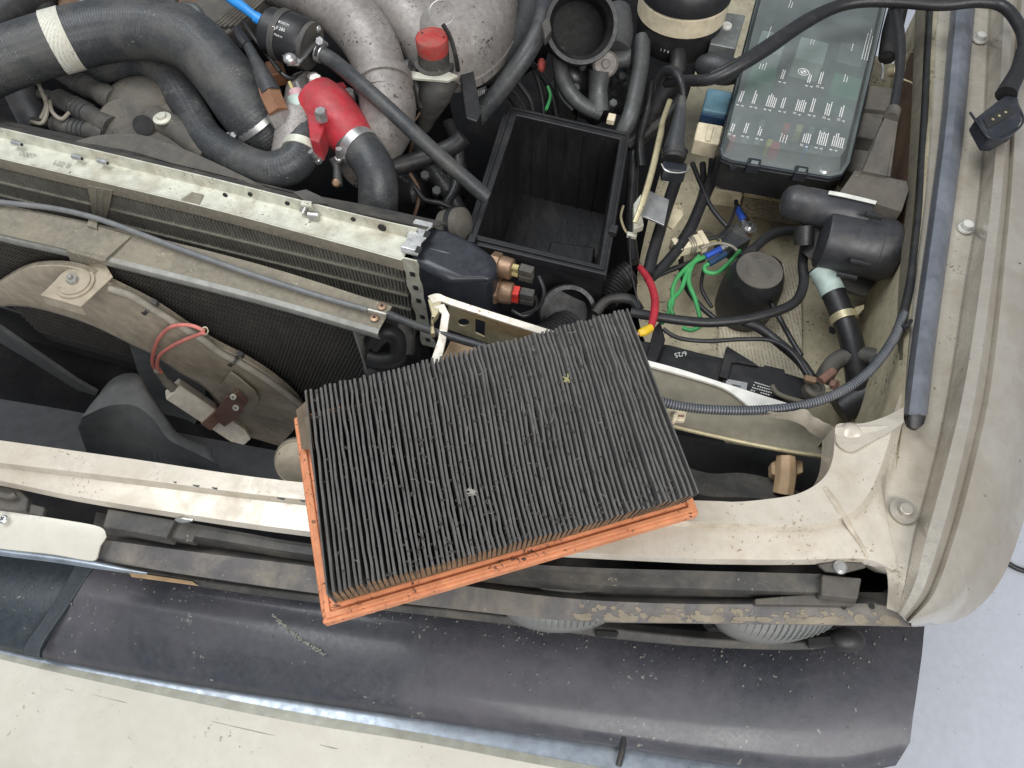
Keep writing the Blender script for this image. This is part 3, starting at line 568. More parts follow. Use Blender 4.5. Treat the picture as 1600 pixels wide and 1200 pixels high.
s2_ = ob('header_strap', strap([(p, .0090) for p in dn], U, V*.002), M['galv'], rd, bevel=.0005)
for (x, y) in ((667, 366), (654, 390)): p = W(x, y, -.0222); ob('crimp_hole', MB().box(p, U*.003, V*.004, Z*.0006), M['core'], s1_)
for i in (3, 6, 9, 13, 16, 19): ob('crimp_hole', MB().box(dn[i]-V*.0004+U*.001, U*.0028, V*.0008, Z*.0032), M['core'], s2_)
# temperature switches
def switch(lab, p0, p1, m, col, g):
    t = thing('temperature_switch', lab, 'switch'); a = (p1-p0).normalized(); r_ = sz(p0, 21)
    ob('hex_nut', MB().lathe(p0, a, [(r_*.9, 0), (r_, .0015), (r_, .010), (r_*.86, .0115)], 6), m, t)
    ob('collar', MB().lathe(p0+a*.0115, a, [(r_*.82, 0), (r_*.86, .003), (r_*.82, .013), (r_*.72, .0145)], 24), m, t)
    sd = a.cross(Z).normalized()
    for k in (-1, 1):
        b = p0+a*.026+Z*k*.0055
        if col == 'yel': ob('terminal', MB().tube([b, b+a*.007], .0036, 12), M['yel'], t)
        else: ob('terminal', MB().box(b+a*.003, a*.004, sd*.006, Z*.0022), M['fred'], t)
        e = b+a*.012; ob('plug', MB().box(e+a*.004, a*.0078, sd*.005, Z*.0042), M['dplastic'], t, bevel=.0012)
    return t
switch('upper brass temperature switch with pale terminals screwed into radiator tank', W(766, 412, -.055), W(810, 424, -.055), M['brass'], 'yel', 0)
switch('lower dull brass temperature switch with red connector on radiator tank', W(766, 452, -.073), W(810, 461, -.073), M['brass'], 'red', 0)
for i, pts in enumerate(([(842, 432, -.06), (850, 455, -.065), (842, 480, -.08), (815, 492, -.09)], [(836, 462, -.078), (838, 480, -.085), (820, 494, -.09), (800, 485, -.09)])):
    tag(ob('switch_lead', pxtube(pts, 3.2, seg=8), M['hosedk']), ['dark thin lead curling down from the upper temperature switch', 'dark thin lead curling under the lower temperature switch'][i], 'wire')

# fan cowl behind the radiator
cw = thing('fan_cowl', 'grey black fan cowl edge just behind the pale radiator top', 'cowl')
ob('lip', MB().loft([row([(-70, 165), (0, 186), (130, 215), (250, 246), (450, 296), (580, 322), (700, 348)], -.035), row([(-70, 183), (0, 200), (130, 231), (250, 259), (450, 308), (580, 337), (665, 356)], -.02)], thick=(0, 0, -.003)), M['dplastic'], cw)
ob('arch', MB().loft([row([(120, 220), (150, 212), (190, 209), (230, 213), (300, 238), (380, 275), (430, 300)], -.026), row([(118, 236), (150, 230), (190, 233), (240, 246), (310, 268), (390, 290), (440, 310)], -.03)], thick=(0, 0, -.002)), M['gplastic'], cw)
ob('tag', MB().prism([L([(458, 300), (478, 296), (500, 306), (512, 318), (480, 316)], -.016)], (0, 0, -.002)), M['dplastic'], cw)
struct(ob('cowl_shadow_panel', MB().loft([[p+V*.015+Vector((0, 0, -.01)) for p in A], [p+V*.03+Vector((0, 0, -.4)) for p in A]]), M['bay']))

# ================================================================== CONDENSER
cn = thing('condenser', 'dust covered condenser with fine black fins ahead of the radiator', 'condenser')
ca = [(-70, 300), (0, 318), (150, 349), (400, 411), (613, 478)]; cb = [(-70, 347), (0, 365), (150, 399), (400, 462), (592, 517)]
A2, B2 = row(ca, -.045), row(cb, -.047)
ob('top_bar', MB().loft([[p+Vector((0, 0, -.03)) for p in A2], A2, B2], thick=(0, 0, -.0018)), M['dusty'], cn, bevel=.001)
ob('front_lip', MB().loft([[p+V*.0004+Vector((0, 0, .0006)) for p in B2], [p-V*.0035+Vector((0, 0, -.001)) for p in B2], [p-V*.0048+Vector((0, 0, -.006)) for p in B2], [p-V*.002+Vector((0, 0, -.013)) for p in B2]], thick=V*.0015), M['dustedge'], cn)
PC = vplane(400, 462, -.047, .0)
f0, f1 = WP(-60, 400, PC), WP(566, 545, PC); Lc = (f1-f0).dot(U); O2 = Vector((f0.x, f0.y, 0))
cf = MB(); nr, nz_ = 46, 118; pit = Lc/nz_
for r_ in range(nr):
    zt = -.060-r_*.0052; h = .0046; row1, row2 = [], []
    for i in range(nz_*2+1):
        s = i*pit/2; o = -.0028 if i % 2 else 0
        c = O2+U*(s+.0018*(r_ % 2))+V*(.003+o); row1.append(c+Vector((0, 0, zt))+U*.0012); row2.append(c+Vector((0, 0, zt-h))-U*.0012)
    cf.loft([row1, row2])
stuff(ob('fins', cf, M['cfin'], cn, smooth=False))
ob('core', MB().box(O2+U*(Lc/2)+V*.012+Vector((0, 0, -.19)), U*Lc/2, V*.007, Z*.135), M['core'], cn)
ob('end_plate', MB().box(f1+V*.004+Vector((0, 0, -.19-f1.z)), U*.0012, V*.009, Z*.135), M['dustedge'], cn)
ob('overlay_plate', MB().prism([L([(-70, 300), (0, 320), (150, 352), (205, 368), (166, 403), (150, 400), (0, 365), (-70, 347)], -.0425)], (0, 0, -.0016)), M['dusty'], cn, bevel=.0005)
for x, y in ((597, 479), (585, 497)):
    p = W(x, y, -.0448); k_ = ob('rivet', MB().lathe(p, Z, [(sz(p, 7.5), 0), (sz(p, 7), .0012), (sz(p, 3), .0018), (.0001, .0018)], 16), M['brass'], cn); ob('rivet_bore', MB().lathe(p+Z*.0017, Z, [(sz(p, 2.4), 0), (sz(p, 2.4), .0004)], 8), M['core'], k_)
el = thing('foam_elbow', 'black foam covered elbow pipe at the end of the condenser bar', 'pipe', 'elbows at the condenser end')
ob('pipe', pxtube([(582, 538, -.10), (600, 520, -.088), (620, 528, -.095), (622, 555, -.11), (600, 562, -.115), (578, 558, -.115)], 17, seg=16), M['hosedk'], el)
ob('collar', pxtube([(618, 512, -.09), (634, 530, -.10), (634, 552, -.11)], 15, seg=14), M['dplastic'], el)
tag(ob('foam_elbow', pxtube([(575, 582, -.15), (598, 572, -.145), (622, 585, -.15), (630, 610, -.16)], 18, seg=16), M['dplastic']), 'grey lower elbow pipe half hidden behind the filter top edge', 'pipe', 'elbows at the condenser end')
# strip bracket between radiator and condenser
bk = thing('strip_bracket', 'dusty tapered steel bracket bridging the radiator fins and the condenser bar', 'bracket')
PB = (PR[0]-V*.006, V)
pts = [WP(x, y, PB) for x, y in ((136, 290), (176, 298), (172, 318), (166, 342), (145, 340), (142, 322))]
ob('plate', MB().prism([pts], V*.0015), M['dusty'], bk, bevel=.0004)
ob('foot', MB().prism([L([(141, 334), (152, 337), (151, 357), (135, 352)], -.039)], (0, 0, -.003)), M['dusty'], bk, bevel=.0006)
for x in (150, 160): ob('ridge', MB().tube([WP(x, 294+(x-150)*.3, (PB[0]-V*.0003, V)), WP(x-1, 336, (PB[0]-V*.0003, V))], .0007, 6), M['dustedge'], bk)
# bonnet release cable
cab = thing('release_cable', 'grey sheathed release cable running along the dusty condenser bar', 'cable')
ob('sheath', pxtube([(-70, 306, -.036), (0, 316, -.036), (80, 325, -.036), (150, 341, -.035), (220, 366, -.037), (300, 396, -.038), (400, 431, -.038), (500, 463, -.039), (574, 484, -.039)], 4.6, seg=10), M['cabgrey'], cab)
ob('inner_wire', pxtube([(570, 482, -.039), (590, 487, -.038), (612, 493, -.036)], 1.5, seg=6), M['whitep'], cab)
ob('rear_sheath', pxtube([(607, 491, -.036), (640, 505, -.033), (700, 525, -.028), (760, 543, -.026), (830, 565, -.026)], 6.5, seg=10), M['hose'], cab)
# steel tab with washer
tb = thing('mounting_tab', 'dusty folded steel tab with large washer and nut on the fan ring', 'bracket')
def sheet(pts, t=.0016): return MB().prism([L(pts)], (0, 0, -t))
ob('tab', MB().loft([L([(104, 388, -.0405), (166, 403, -.0405)]), L([(104, 392, -.043), (163, 408, -.043)]), L([(112, 413, -.060), (163, 411, -.058)])], thick=(0, 0, -.0016)), M['dusty'], tb)
ob('plate', MB().prism([L([(112, 413), (163, 410), (176, 432), (126, 479), (63, 461)], -.0585)], (0, 0, -.0018)), M['ring'], tb, bevel=.0004)
ob('fold', MB().loft([L([(63, 461), (126, 479)], -.060), [p-V*.002+Vector((0, 0, -.014)) for p in L([(63, 461), (126, 479)], -.060)]], thick=V*.0016), M['ring'], tb)
p = W(118, 443, -.0585); wh = ob('washer', MB().lathe(p, Z, [(sz(p, 30), 0), (sz(p, 30), .0025), (sz(p, 25), .0026), (sz(p, 25), .0045), (sz(p, 22), .005), (.0001, .005)], 32), M['ring'], tb)
ob('nut', hexbolt(p+Z*.005, Z, sz(p, 9), .005), M['dustedge'], wh); ob('stud', MB().lathe(p+Z*.009, Z, [(sz(p, 4), 0), (sz(p, 4), .005), (sz(p, 2.5), .006)], 12), M['dustedge'], wh)

# ================================================================== AUXILIARY FAN
fn = thing('auxiliary_fan', 'dusty beige auxiliary fan ring with grey blades behind the cream cross panel', 'fan')
PV = vplane(65, 416, -.067, 0)
def pv(pts, off=0):
    pl = (PV[0]-V*off, V); return [WP(x, y, pl) for x, y in pts]
out = cat(pv([(-70, 500), (-30, 462), (0, 441), (30, 424), (65, 416), (120, 420), (175, 446), (235, 476), (290, 512), (335, 540), (380, 563), (425, 592), (462, 625), (476, 652)]), 4)
inn = cat(pv([(-70, 505), (-30, 488), (0, 478), (30, 477), (65, 482), (120, 498), (160, 514), (200, 534), (237, 552), (280, 580), (322, 606), (350, 642), (388, 694), (425, 709)]), 4)
ob('ring', MB().loft([[p+V*.006 for p in out], out, [(a*.85+b*.15)-V*.003 for a, b in zip(out, inn)], inn, [p+V*.035+Vector((0, 0, -.006)) for p in inn]], thick=V*.002), M['ring'], fn, ang=50)
ob('ring_rim', MB().tube(inn, .0016, 8), M['ringdk'], fn)
ob('blade', MB().loft([cat(pv([(200, 532), (240, 552), (290, 588), (322, 607)], -.012), 4), cat(pv([(215, 580), (252, 608), (290, 628), (318, 632)], -.004), 4), cat(pv([(232, 622), (258, 655), (285, 668), (306, 660)], .004), 4), cat(pv([(252, 650), (272, 676), (288, 682), (298, 672)], .008), 4)], thick=V*.003), M['fan'], fn, ang=60)
ob('strut', MB().prism([pv([(-60, 478), (0, 513), (60, 555), (120, 596), (152, 614), (147, 624), (110, 604), (50, 566), (0, 536), (-60, 505)], .004)], V*.006), M['fan'], fn, bevel=.001)
hb = [cat(L([(150, 622), (178, 590), (214, 584), (232, 612), (256, 648), (282, 680), (330, 700)], -.18), 4), cat(L([(140, 634), (176, 606), (214, 604), (235, 625), (256, 655), (278, 685), (330, 712)], -.165), 4), cat(L([(128, 652), (170, 634), (210, 634), (240, 655), (262, 685), (300, 705), (340, 725)], -.16), 4), cat(L([(122, 668), (160, 662), (210, 668), (250, 690), (280, 712), (310, 725), (350, 740)], -.19), 4), cat(L([(140, 720), (170, 730), (220, 740), (260, 745), (290, 750), (330, 755), (370, 760)], -.26), 4)]
ob('motor_cover', MB().loft(hb, thick=(0, 0, -.003)), M['fan'], fn, ang=70)
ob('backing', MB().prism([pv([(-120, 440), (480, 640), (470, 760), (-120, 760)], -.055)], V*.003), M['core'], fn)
dl = thing('lower_duct', 'dark blue grey lower duct panel beneath the auxiliary fan', 'duct')
ob('panel', MB().loft([row([(-150, 600), (100, 640), (300, 680), (520, 720)], -.27), row([(-150, 760), (100, 770), (300, 790), (520, 800)], -.22)], thick=(0, 0, -.003)), M['duct'], dl)
hn = thing('horn', 'dusty beige horn disc tucked beside the orange filter frame', 'horn')
p = W(462, 722, -.05); r_ = sz(p, 36)
ob('body', MB().lathe(p, Vector((-.2, -.5, .8)), [(r_, -.01), (r_, 0), (r_*.93, .003), (r_*.9, .002), (r_*.5, .006), (.0001, .007)], 30), M['ring'], hn)
ob('rim', MB().lathe(p, Vector((-.2, -.5, .8)), [(r_*1.04, -.006), (r_*1.08, -.003), (r_*1.04, 0)], 30), M['ringdk'], hn)
# conduit along the ring with two ties
cd = thing('fan_conduit', 'grey beige cable conduit clipped along the edge of the fan ring', 'conduit')
cpts = cat([WP(x, y, (PV[0]-V*.006, V)) for x, y in ((172, 452), (205, 463), (240, 484), (285, 512), (318, 532), (345, 552), (372, 566), (415, 592), (455, 622), (474, 638))], 6)
ob('sheath', MB().tube(cpts, .0046, 12), M['cond'], cd)
for x, y in ((233, 482), (367, 563)):
    c = WP(x, y, (PV[0]-V*.006, V)); q = WP(x-8, y+8, (PV[0]-V*.004, V))
    t_ = thing('cable_tie', ['black cable tie holding the conduit near the washer tab', 'black cable tie holding the conduit above the ceramic resistor'][x > 300], 'cable tie')
    a = (WP(x+12, y+7, PV)-WP(x-12, y-7, PV)).normalized()
    ob('loop', MB().loft([[c+a*h+(Z.cross(a).normalized()*math.cos(u)+a.cross(Z.cross(a)).normalized()*math.sin(u))*.0056 for u in [2*math.pi*k/18 for k in range(18)]] for h in (-.0018, .0018)], close=True), M['dplastic'], t_)
    ob('head', MB().box(WP(x+9, y-9, (PV[0]-V*.008, V)), a*.0035, V*.003, Z*.003), M['dplastic'], t_, bevel=.0008)
    ob('tail', MB().tube([WP(x-2, y+4, (PV[0]-V*.0115, V)), q], .0017, 6), M['dplastic'], t_)
    ob('tie_hole', MB().lathe(q, -V, [(.0028, .0), (.0028, .0006)], 12), M['core'], t_)
# resistor
rs = thing('ballast_resistor', 'white ceramic resistor block held by a rusty strap on the fan ring', 'resistor')
PV2 = (PV[0]-V*.02, V)
c = WP(330, 653, PV2); ax_ = (WP(384, 690, PV2)-WP(282, 622, PV2)); hl = ax_.length/2; ax_.normalize(); wd = (ax_.cross(Vector((0, -.55, .83)))).normalized(); up_ = wd.cross(ax_).normalized()
if up_.z < 0: up_ = -up_
ob('block', MB().prism([[c+ax_*s*hl+wd*q for s, q in ((-1.12, -.0135), (.85, -.0135), (1.15, -.007), (1.15, .007), (.85, .0135), (-1.12, .0135))]], -up_*.022), M['ceramic'], rs, bevel=.0016)
ob('strap', MB().box(c+ax_*.004-up_*.008, ax_*.0085, wd*.0152, up_*.0105), M['rust'], rs, bevel=.001)
e = WP(362, 625, PV2)
ob('strap_tab', MB().prism([[WP(x, y, PV2) for x, y in ((332, 650), (352, 622), (372, 612), (386, 630), (372, 652), (350, 668))]], V*.003), M['rust'], rs, bevel=.0006)
for x, y in ((365, 620), (369, 637)):
    p = WP(x, y, (PV2[0]-V*.002, V)); crossscrew('screw', p, Vector((0, -.6, .8)), .0042, M['galv'], rs, M['core'])
ob('hanger', MB().prism([[WP(x, y, (PV2[0]+V*.008, V)) for x, y in ((338, 612), (360, 582), (372, 590), (398, 612), (405, 628), (390, 645), (372, 625))]], V*.002), M['ring'], rs, bevel=.0005)
ob('end_cap', MB().box(c-ax_*(hl*.97)-up_*.01, ax_*.0012, wd*.0085, up_*.008), M['cond'], rs)
for i, pts in enumerate(([(320, 517), (295, 508), (265, 512), (245, 535), (238, 565), (246, 582)], [(318, 520), (296, 528), (270, 540), (250, 555), (246, 572), (252, 582)])):
    tag(ob('resistor_wire', MB().tube(cat([WP(x, y, (PV[0]-V*(.012+.003*i), V)) for x, y in pts], 6), .0023, 10), M['pinkw']), ['faded red wire, outer loop from the conduit to the resistor boot', 'faded red wire, inner shorter loop from the conduit to the resistor boot'][i], 'wire')
tag(ob('resistor_boot', MB().tube(cat([WP(x, y, (PV[0]-V*.014, V)) for x, y in ((246, 578), (258, 594), (270, 606), (282, 618))], 4), [.005]*5+[.0062]*5+[.005]*3, 12), M['cond']), 'grey sleeve joining the two faded red wires to the resistor', 'sleeve')
tag(ob('conduit_ring', MB().tube([WP(320+5*math.cos(t), 517+6*math.sin(t), (PV[0]-V*.013, V)) for t in [k*.5 for k in range(13)]], .0008, 6), M['cream_c']), 'small pale ring around the faded red wires at the conduit', 'ring')

# ================================================================== CREAM CATCH BRACKET
lb = thing('catch_plate', 'worn cream steel bracket with an oval and a square hole beside the radiator tank', 'bracket')
PL = (W(700, 470, -.02), (W(860, 520, -.02)-W(700, 470, -.02)).cross(Z).normalized())
face = [WP(x, y, PL) for x, y in ((700, 474), (860, 526), (980, 566), (980, 600), (850, 560), (790, 546), (700, 515))]
h1 = [WP(724+9*math.cos(t), 504+6*math.sin(t), PL) for t in [k*math.pi/8 for k in range(16)]]; h2 = [WP(x, y, PL) for x, y in ((742, 498), (758, 503), (757, 527), (742, 520))]
nrm = PL[1] if PL[1].y > 0 else -PL[1]
ob('face', MB().prism([face, h1, h2], nrm*.002), M['passiv'], lb, bevel=.0004)
ob('top_flange', MB().loft([row([(668, 462), (684, 458), (705, 466), (780, 490), (860, 515), (990, 558)], -.018, 4), row([(676, 474), (690, 471), (706, 477), (780, 501), (860, 527), (990, 570)], -.019, 4)], thick=(0, 0, -.003)), M['cream'], lb, bevel=.0006)
ob('arm', MB().loft([row([(676, 478), (694, 474)], -.019, 2), row([(690, 490), (703, 492)], -.022, 2), row([(684, 530), (697, 532)], -.026, 2), row([(670, 572), (687, 576)], -.032, 2), row([(664, 600), (682, 602)], -.05, 2)], thick=(0, 0, -.003)), M['cream'], lb, bevel=.001)
ob('ear', MB().prism([L([(668, 466), (690, 472), (684, 490), (676, 500), (680, 520), (672, 522), (674, 490)], -.02)], (0, 0, -.008)), M['passiv'], lb, bevel=.001)
tag(ob('brace_plate', MB().prism([L([(690, 560), (706, 528), (760, 545), (830, 565), (830, 620), (690, 600)], -.06)], (0, 0, -.004)), M['tan'], bevel=.001), 'tan shaded brace plate below the cream bracket arm', 'plate')

# ================================================================== AIR FILTER
af = thing('air_filter', 'used panel air filter with blackened pleats and an orange rubber frame', 'air filter')
ZF = .022
BL, BR, TL = W(504, 976, ZF), W(1093, 803, ZF+.004), W(458, 652, ZF+.012); TRc = TL+BR-BL
ZT = .066
tBL, tBR, tTL, tTR = W(517, 926, ZT), W(1087, 772, ZT), W(482, 609, ZT), W(976, 483, ZT+.006)
FN = (BR-BL).cross(TL-BL).normalized()
if FN.z < 0: FN = -FN
def fq(s, t): return BL+(BR-BL)*s+(TL-BL)*t
e1 = (BR-BL).normalized(); e2 = (TL-BL).normalized()
LW, LH = (BR-BL).length, (TL-BL).length
def rim(o0, o1, z0, z1):
    def lp(o, z): return [BL+e1*o+e2*o+FN*z, BR-e1*o+e2*o+FN*z, TRc-e1*o-e2*o+FN*z, TL+e1*o-e2*o+FN*z]
    return lp(o0, z1), lp(o1, z1), z1-z0
def rimob(name, o0, o1, z0, z1, m, bv):
    a, b, d = rim(o0, o1, z0, z1); return ob(name, MB().prism([a, b], -FN*d), m, af, bevel=bv, seg=3)
rimob('frame', 0, .0135, -.013, 0, M['orange'], .002)
rimob('frame_ridge', .003, .0075, 0, .0026, M['orange'], .0011)
rimob('frame_lip', .0095, .0135, .0, .0015, M['orange'], .0006)
rimob('paper_wall', .0130, .0150, -.004, .020, M['paper'], 0)
ob('bed', MB().prism([[BL+e1*.012+e2*.012, BR-e1*.012+e2*.012, TRc-e1*.012-e2*.012, TL+e1*.012-e2*.012]], -FN*.006), M['gauze'], af)
bBL, bBR, bTL, bTR = [q-FN*.002 for q in (BL+e1*.015+e2*.012, BR-e1*.013+e2*.012, TL+e1*.016-e2*.001+FN*.006, TRc-e1*.014-e2*.001+FN*.006)]
NP = 69
def warp(s, t):  # gentle bowing of the pleats
    return (.008*math.sin(s*math.pi)*math.sin((t-.5)*math.pi*1.0)*(s-.1)+.0005*math.sin(t*7+s*5)*math.sin(s*math.pi))
def patch(a, b, c, d, s, t): return (a*(1-s)+b*s)*(1-t)+(c*(1-s)+d*s)*t
NS = 15
for i in range(NP):
    s = (i+.5)/NP; rows = []
    jt = random.uniform(-.0004, .0004); hgt = random.uniform(-.0026, .0012)
    for j in range(NS):
        t = j/(NS-1); dirty = max(0, noise.noise(Vector((s*9, t*6, 1.3))))
        ww = warp(s, t)+jt+.0005*noise.noise(Vector((i*.9, t*9, 0)))*(1+4*dirty)
        dwn = Vector((0, 0, hgt+.0016*noise.noise(Vector((i*2.1, t*14, 5)))*(1+dirty*3)))
        tp = patch(tBL, tBR, tTL, tTR, s, t)+e1*ww+dwn; bt = patch(bBL, bBR, bTL, bTR, s, t)+e1*ww*.4
        pw = LW/NP; th = pw*(.265+.05*noise.noise(Vector((i*1.7, t*11, 9))))
        md_ = bt+(tp-bt)*.86
        rows.append([bt-e1*pw*.40, md_-e1*th*.98, tp-e1*th*.80, tp+e1*th*.80, md_+e1*th*.98, bt+e1*pw*.40])
    mb = MB().loft(rows); n = len(rows[0])
    mb.f.append(list(range(n))); mb.m.append(1); mb.f.append([(NS-1)*n+k for k in range(n)]); mb.m.append(1)
    ob('pleat', mb, [M['pleat'], M['pleatend']], af, ang=50)
# end panels of the pleat pack
wl = [[patch(bBL, bBR, bTL, bTR, -.012, t/12) for t in range(13)], [patch(tBL, tBR, tTL, tTR, -.012, t/12)+e1*warp(0, t/12)+Vector((0, 0, .001*noise.noise(Vector((t, 0, 0))))) for t in range(13)]]
ob('end_flap', MB().loft(wl, thick=e1*.0012), M['pleat'], af)
wl = [[patch(bBL, bBR, bTL, bTR, 1.006, t/12) for t in range(13)], [patch(tBL, tBR, tTL, tTR, 1.006, t/12)+e1*warp(1, t/12) for t in range(13)]]
ob('end_flap', MB().loft(wl, thick=e1*.0012), M['pleat'], af)
ob('loose_paper', MB().loft([[patch(bBL, bBR, bTL, bTR, -.02, t)-e1*.006+FN*.003 for t in (.80, .88, .96, 1.02)], [patch(tBL, tBR, tTL, tTR, -.012, t)-e1*.001-FN*.016 for t in (.72, .84, .93, 1.0)], [patch(tBL, tBR, tTL, tTR, -.010, t)-FN*.002 for t in (.8, .9, .96, 1.01)]], thick=e1*.0008), M['paper'], af)
# lodged dirt: fine clumps, a leaf bit, a lint tuft
dm = MB()
for i in range(900):
    if random.random() < .55: s, t = random.gauss(.45, .22), random.gauss(.45, .3)
    elif random.random() < .5: s, t = random.uniform(.2, .95), abs(random.gauss(.03, .05))
    else: s, t = random.random(), random.random()
    if not (0.01 < s < .99 and .01 < t < .99): continue
    p = patch(tBL, tBR, tTL, tTR, s, t)+e1*warp(s, t)+Vector((0, 0, random.uniform(-.003, .0006))); r_ = random.uniform(.0004, .0013)
    a = Vector((random.gauss(0, 1), random.gauss(0, 1), random.gauss(0, .4))).normalized()*r_*random.uniform(1, 2.2); b = a.cross(Z).normalized()*r_
    dm.add([p-a, p+b, p+a, p-b, p+Z*r_*.8, p-Z*r_*.5], [[0, 1, 4], [1, 2, 4], [2, 3, 4], [3, 0, 4], [1, 0, 5], [2, 1, 5], [3, 2, 5], [0, 3, 5]])
stuff(ob('lodged_dirt', dm, M['clot'], af, smooth=False))
hm = MB()
for i in range(22):
    s, t = random.uniform(.03, .97), random.uniform(.03, .97); p = patch(tBL, tBR, tTL, tTR, s, t)+e1*warp(s, t)+Z*.0004
    d = Vector((random.gauss(0, 1), random.gauss(0, 1), 0)).normalized()*random.uniform(.0015, .005); k_ = d.cross(Z)*random.uniform(-.5, .5)
    hm.tube(cat([p-d, p+k_, p+d], 3), .00016, 4, False)
stuff(ob('hairs', hm, M['lint'], af))
for (x, y, n, r_, m, lab) in ((738, 768, 26, .0042, 'lint', 'pale grey tuft of lint stuck on the filter pleats'), (884, 592, 10, .0045, 'leaf', 'dry yellowish leaf scrap stuck in the filter pleats')):
    c = W(x, y, ZT+.001); fb = MB()
    for i in range(n):
        d = Vector((random.gauss(0, 1), random.gauss(0, 1), random.gauss(0, .3))).normalized()*r_*random.uniform(.4, 1.1); k_ = d.cross(Z)*random.uniform(-.4, .4)
        fb.tube(cat([c-d*.3, c+d*.4+k_, c+d], 3), .0004 if m == 'lint' else .0006, 5)
    tag(ob('lint_tuft' if m == 'lint' else 'leaf_scrap', fb, M[m]), lab, 'debris')

# ================================================================== AIR BOX
ab = thing('air_box', 'open black plastic air filter box with empty interior', 'air box')
oz = -.085
o_ = L([(790, 163), (985, 208), (948, 430), (724, 378)], oz); i_ = L([(808, 180), (968, 217), (936, 413), (746, 366)], oz)
ob('rim', MB().prism([o_, i_], (0, 0, -.012)), M['plastic'], ab, bevel=.0015)
ctr = sum(i_, Vector())/4
g0 = [p+(q-p)*.35+Z*.003 for p, q in zip(o_, i_)]; g1 = [p+(q-p)*.5+Z*.003 for p, q in zip(o_, i_)]
ob('rim_bead', MB().prism([g0, g1], (0, 0, -.004)), M['plastic'], ab, bevel=.0006)
g0 = [p+(q-p)*.9-Z*.002 for p, q in zip(o_, i_)]; g1 = [p+(q-p)*1.0-Z*.002 for p, q in zip(o_, i_)]
lo_ = [ctr+(p-ctr)*.93+Vector((0, 0, -.135)) for p in i_]
ob('side_walls', MB().loft([g1, [p+(q-p)*.3 for p, q in zip(g1, lo_)], lo_], close=True), M['boxin'], ab, smooth=False)
ob('outer_walls', MB().loft([[p+(ctr-p)*.03-Z*.005 for p in o_], [ctr+(p-ctr)*.97+Vector((0, 0, -.16)) for p in o_]], close=True), M['plastic'], ab, smooth=False)
ob('base', MB().prism([[ctr+(p-ctr)*1.0+Vector((0, 0, -.134)) for p in i_]], (0, 0, -.003)), M['boxin'], ab)
q = [ctr+(p-ctr)*.93 for p in i_]
stp = [q[1]*.5+q[0]*.5, q[1], q[2], q[2]*.5+q[3]*.5]; stp = [p+(ctr-p)*.06+Vector((0, 0, -.115)) for p in stp]; stp[0] = stp[0]+(stp[3]-stp[0])*.45; stp[1] = stp[1]+(stp[2]-stp[1])*.4
ob('base_step', MB().prism([stp], (0, 0, -.02)), M['boxin'], ab, bevel=.003)
for i in range(5):
    p = g1[0]+(g1[1]-g1[0])*(.16+.17*i); b = lo_[0]+(lo_[1]-lo_[0])*(.16+.17*i); n_ = Vector((.1, -1, 0))*.0012
    ob('wall_rib', MB().tube([p+n_-Z*.004, b+n_], .0011, 6), M['boxin'], ab)
for (x, y, sx) in ((955, 186, 1), (738, 375, -1), (958, 360, 1)):
    p = W(x, y, oz+.004); cl = ob('clip', MB().box(p, U*sz(p, 6), V*sz(p, 8), Z*.004), M['plastic'] if x != 955 else M['cream_c'], ab, bevel=.001)

# ================================================================== ENGINE, LEFT AND TOP
def clampband(path_px, i, rpx, name, lab, par=None): pass
def band(par, name, c, ax, r_, wd, m, seg=28, th=.0008):
    ax = ax.normalized(); return ob(name, MB().lathe(c-ax*wd/2, ax, [(r_, 0), (r_+th, 0), (r_+th, wd), (r_, wd)], seg), m, par)
def hose_clamp(par, c, ax, r_, wd, screw_dir, m):
    k_ = band(par, 'clamp_band', c, ax, r_, wd, m); s_ = screw_dir.normalized(); ax = ax.normalized(); t = ax.cross(s_).normalized()
    p = c+s_*(r_+.003); ob('clamp_screw', MB().tube([p-t*.008, p+t*.006], .0034, 10).tube([p+t*.006, p+t*.010], .005, 6), M['zinc'], k_)
    nb = MB()
    for i in range(9):
        a = i*.16-.9; d = (s_*math.cos(a+1.6)+t*math.sin(a+1.6)); q = c+d*(r_+.0009); nb.box(q, ax*wd*.3, d.cross(ax)*.0009, d*.0003)
    ob('clamp_slots', nb, M['core'], k_); return k_

# --- big top hose with paper band
h = thing('radiator_hose', 'thick ribbed grey rubber hose with white paper band, arching over the engine', 'hose')
pts = [(-70, 128, .012), (0, 96, .014), (90, 66, .016), (170, 48, .016), (240, 46, .014), (300, 66, .008), (345, 112, -.006), (384, 168, -.024), (410, 200, -.045), (430, 225, -.065)]
path = cat(L(pts), 10); rad = [sz(p, 46-12*max(0, i/len(path)-.82)/.18) for i, p in enumerate(path)]
hm_ = MB().tube(path, rad, 28); ob('tube', hm_, M['hose'], h)
rg = MB()
def ridges(mb, path, rad, step, amp, seg=22, arc=None):
    d = 0; nxt = step
    for a, b, ra, rb in zip(path, path[1:], rad, rad[1:]):
        ln = (b-a).length
        while d+ln >= nxt:
            u = (nxt-d)/ln; c = a+(b-a)*u; ax = (b-a).normalized(); r_ = ra+(rb-ra)*u; mb.lathe(c-ax*step*.3, ax, [(r_*.995, 0), (r_+amp, step*.2), (r_+amp, step*.4), (r_*.995, step*.6)], seg); nxt += step
        d += ln
    return mb
stuff(ob('ribbing', ridges(rg, path, rad, .0032, .00022, 26), M['hose'], h))
k0 = 21; band(h, 'paper_band', path[k0], path[k0+1]-path[k0-1], rad[k0]+.0004, .022, M['hband'])
hose_clamp(h, path[-14], path[-10]-path[-18], rad[-14]+.0003, .008, Vector((-.7, -.7, .1)), M['steel'])
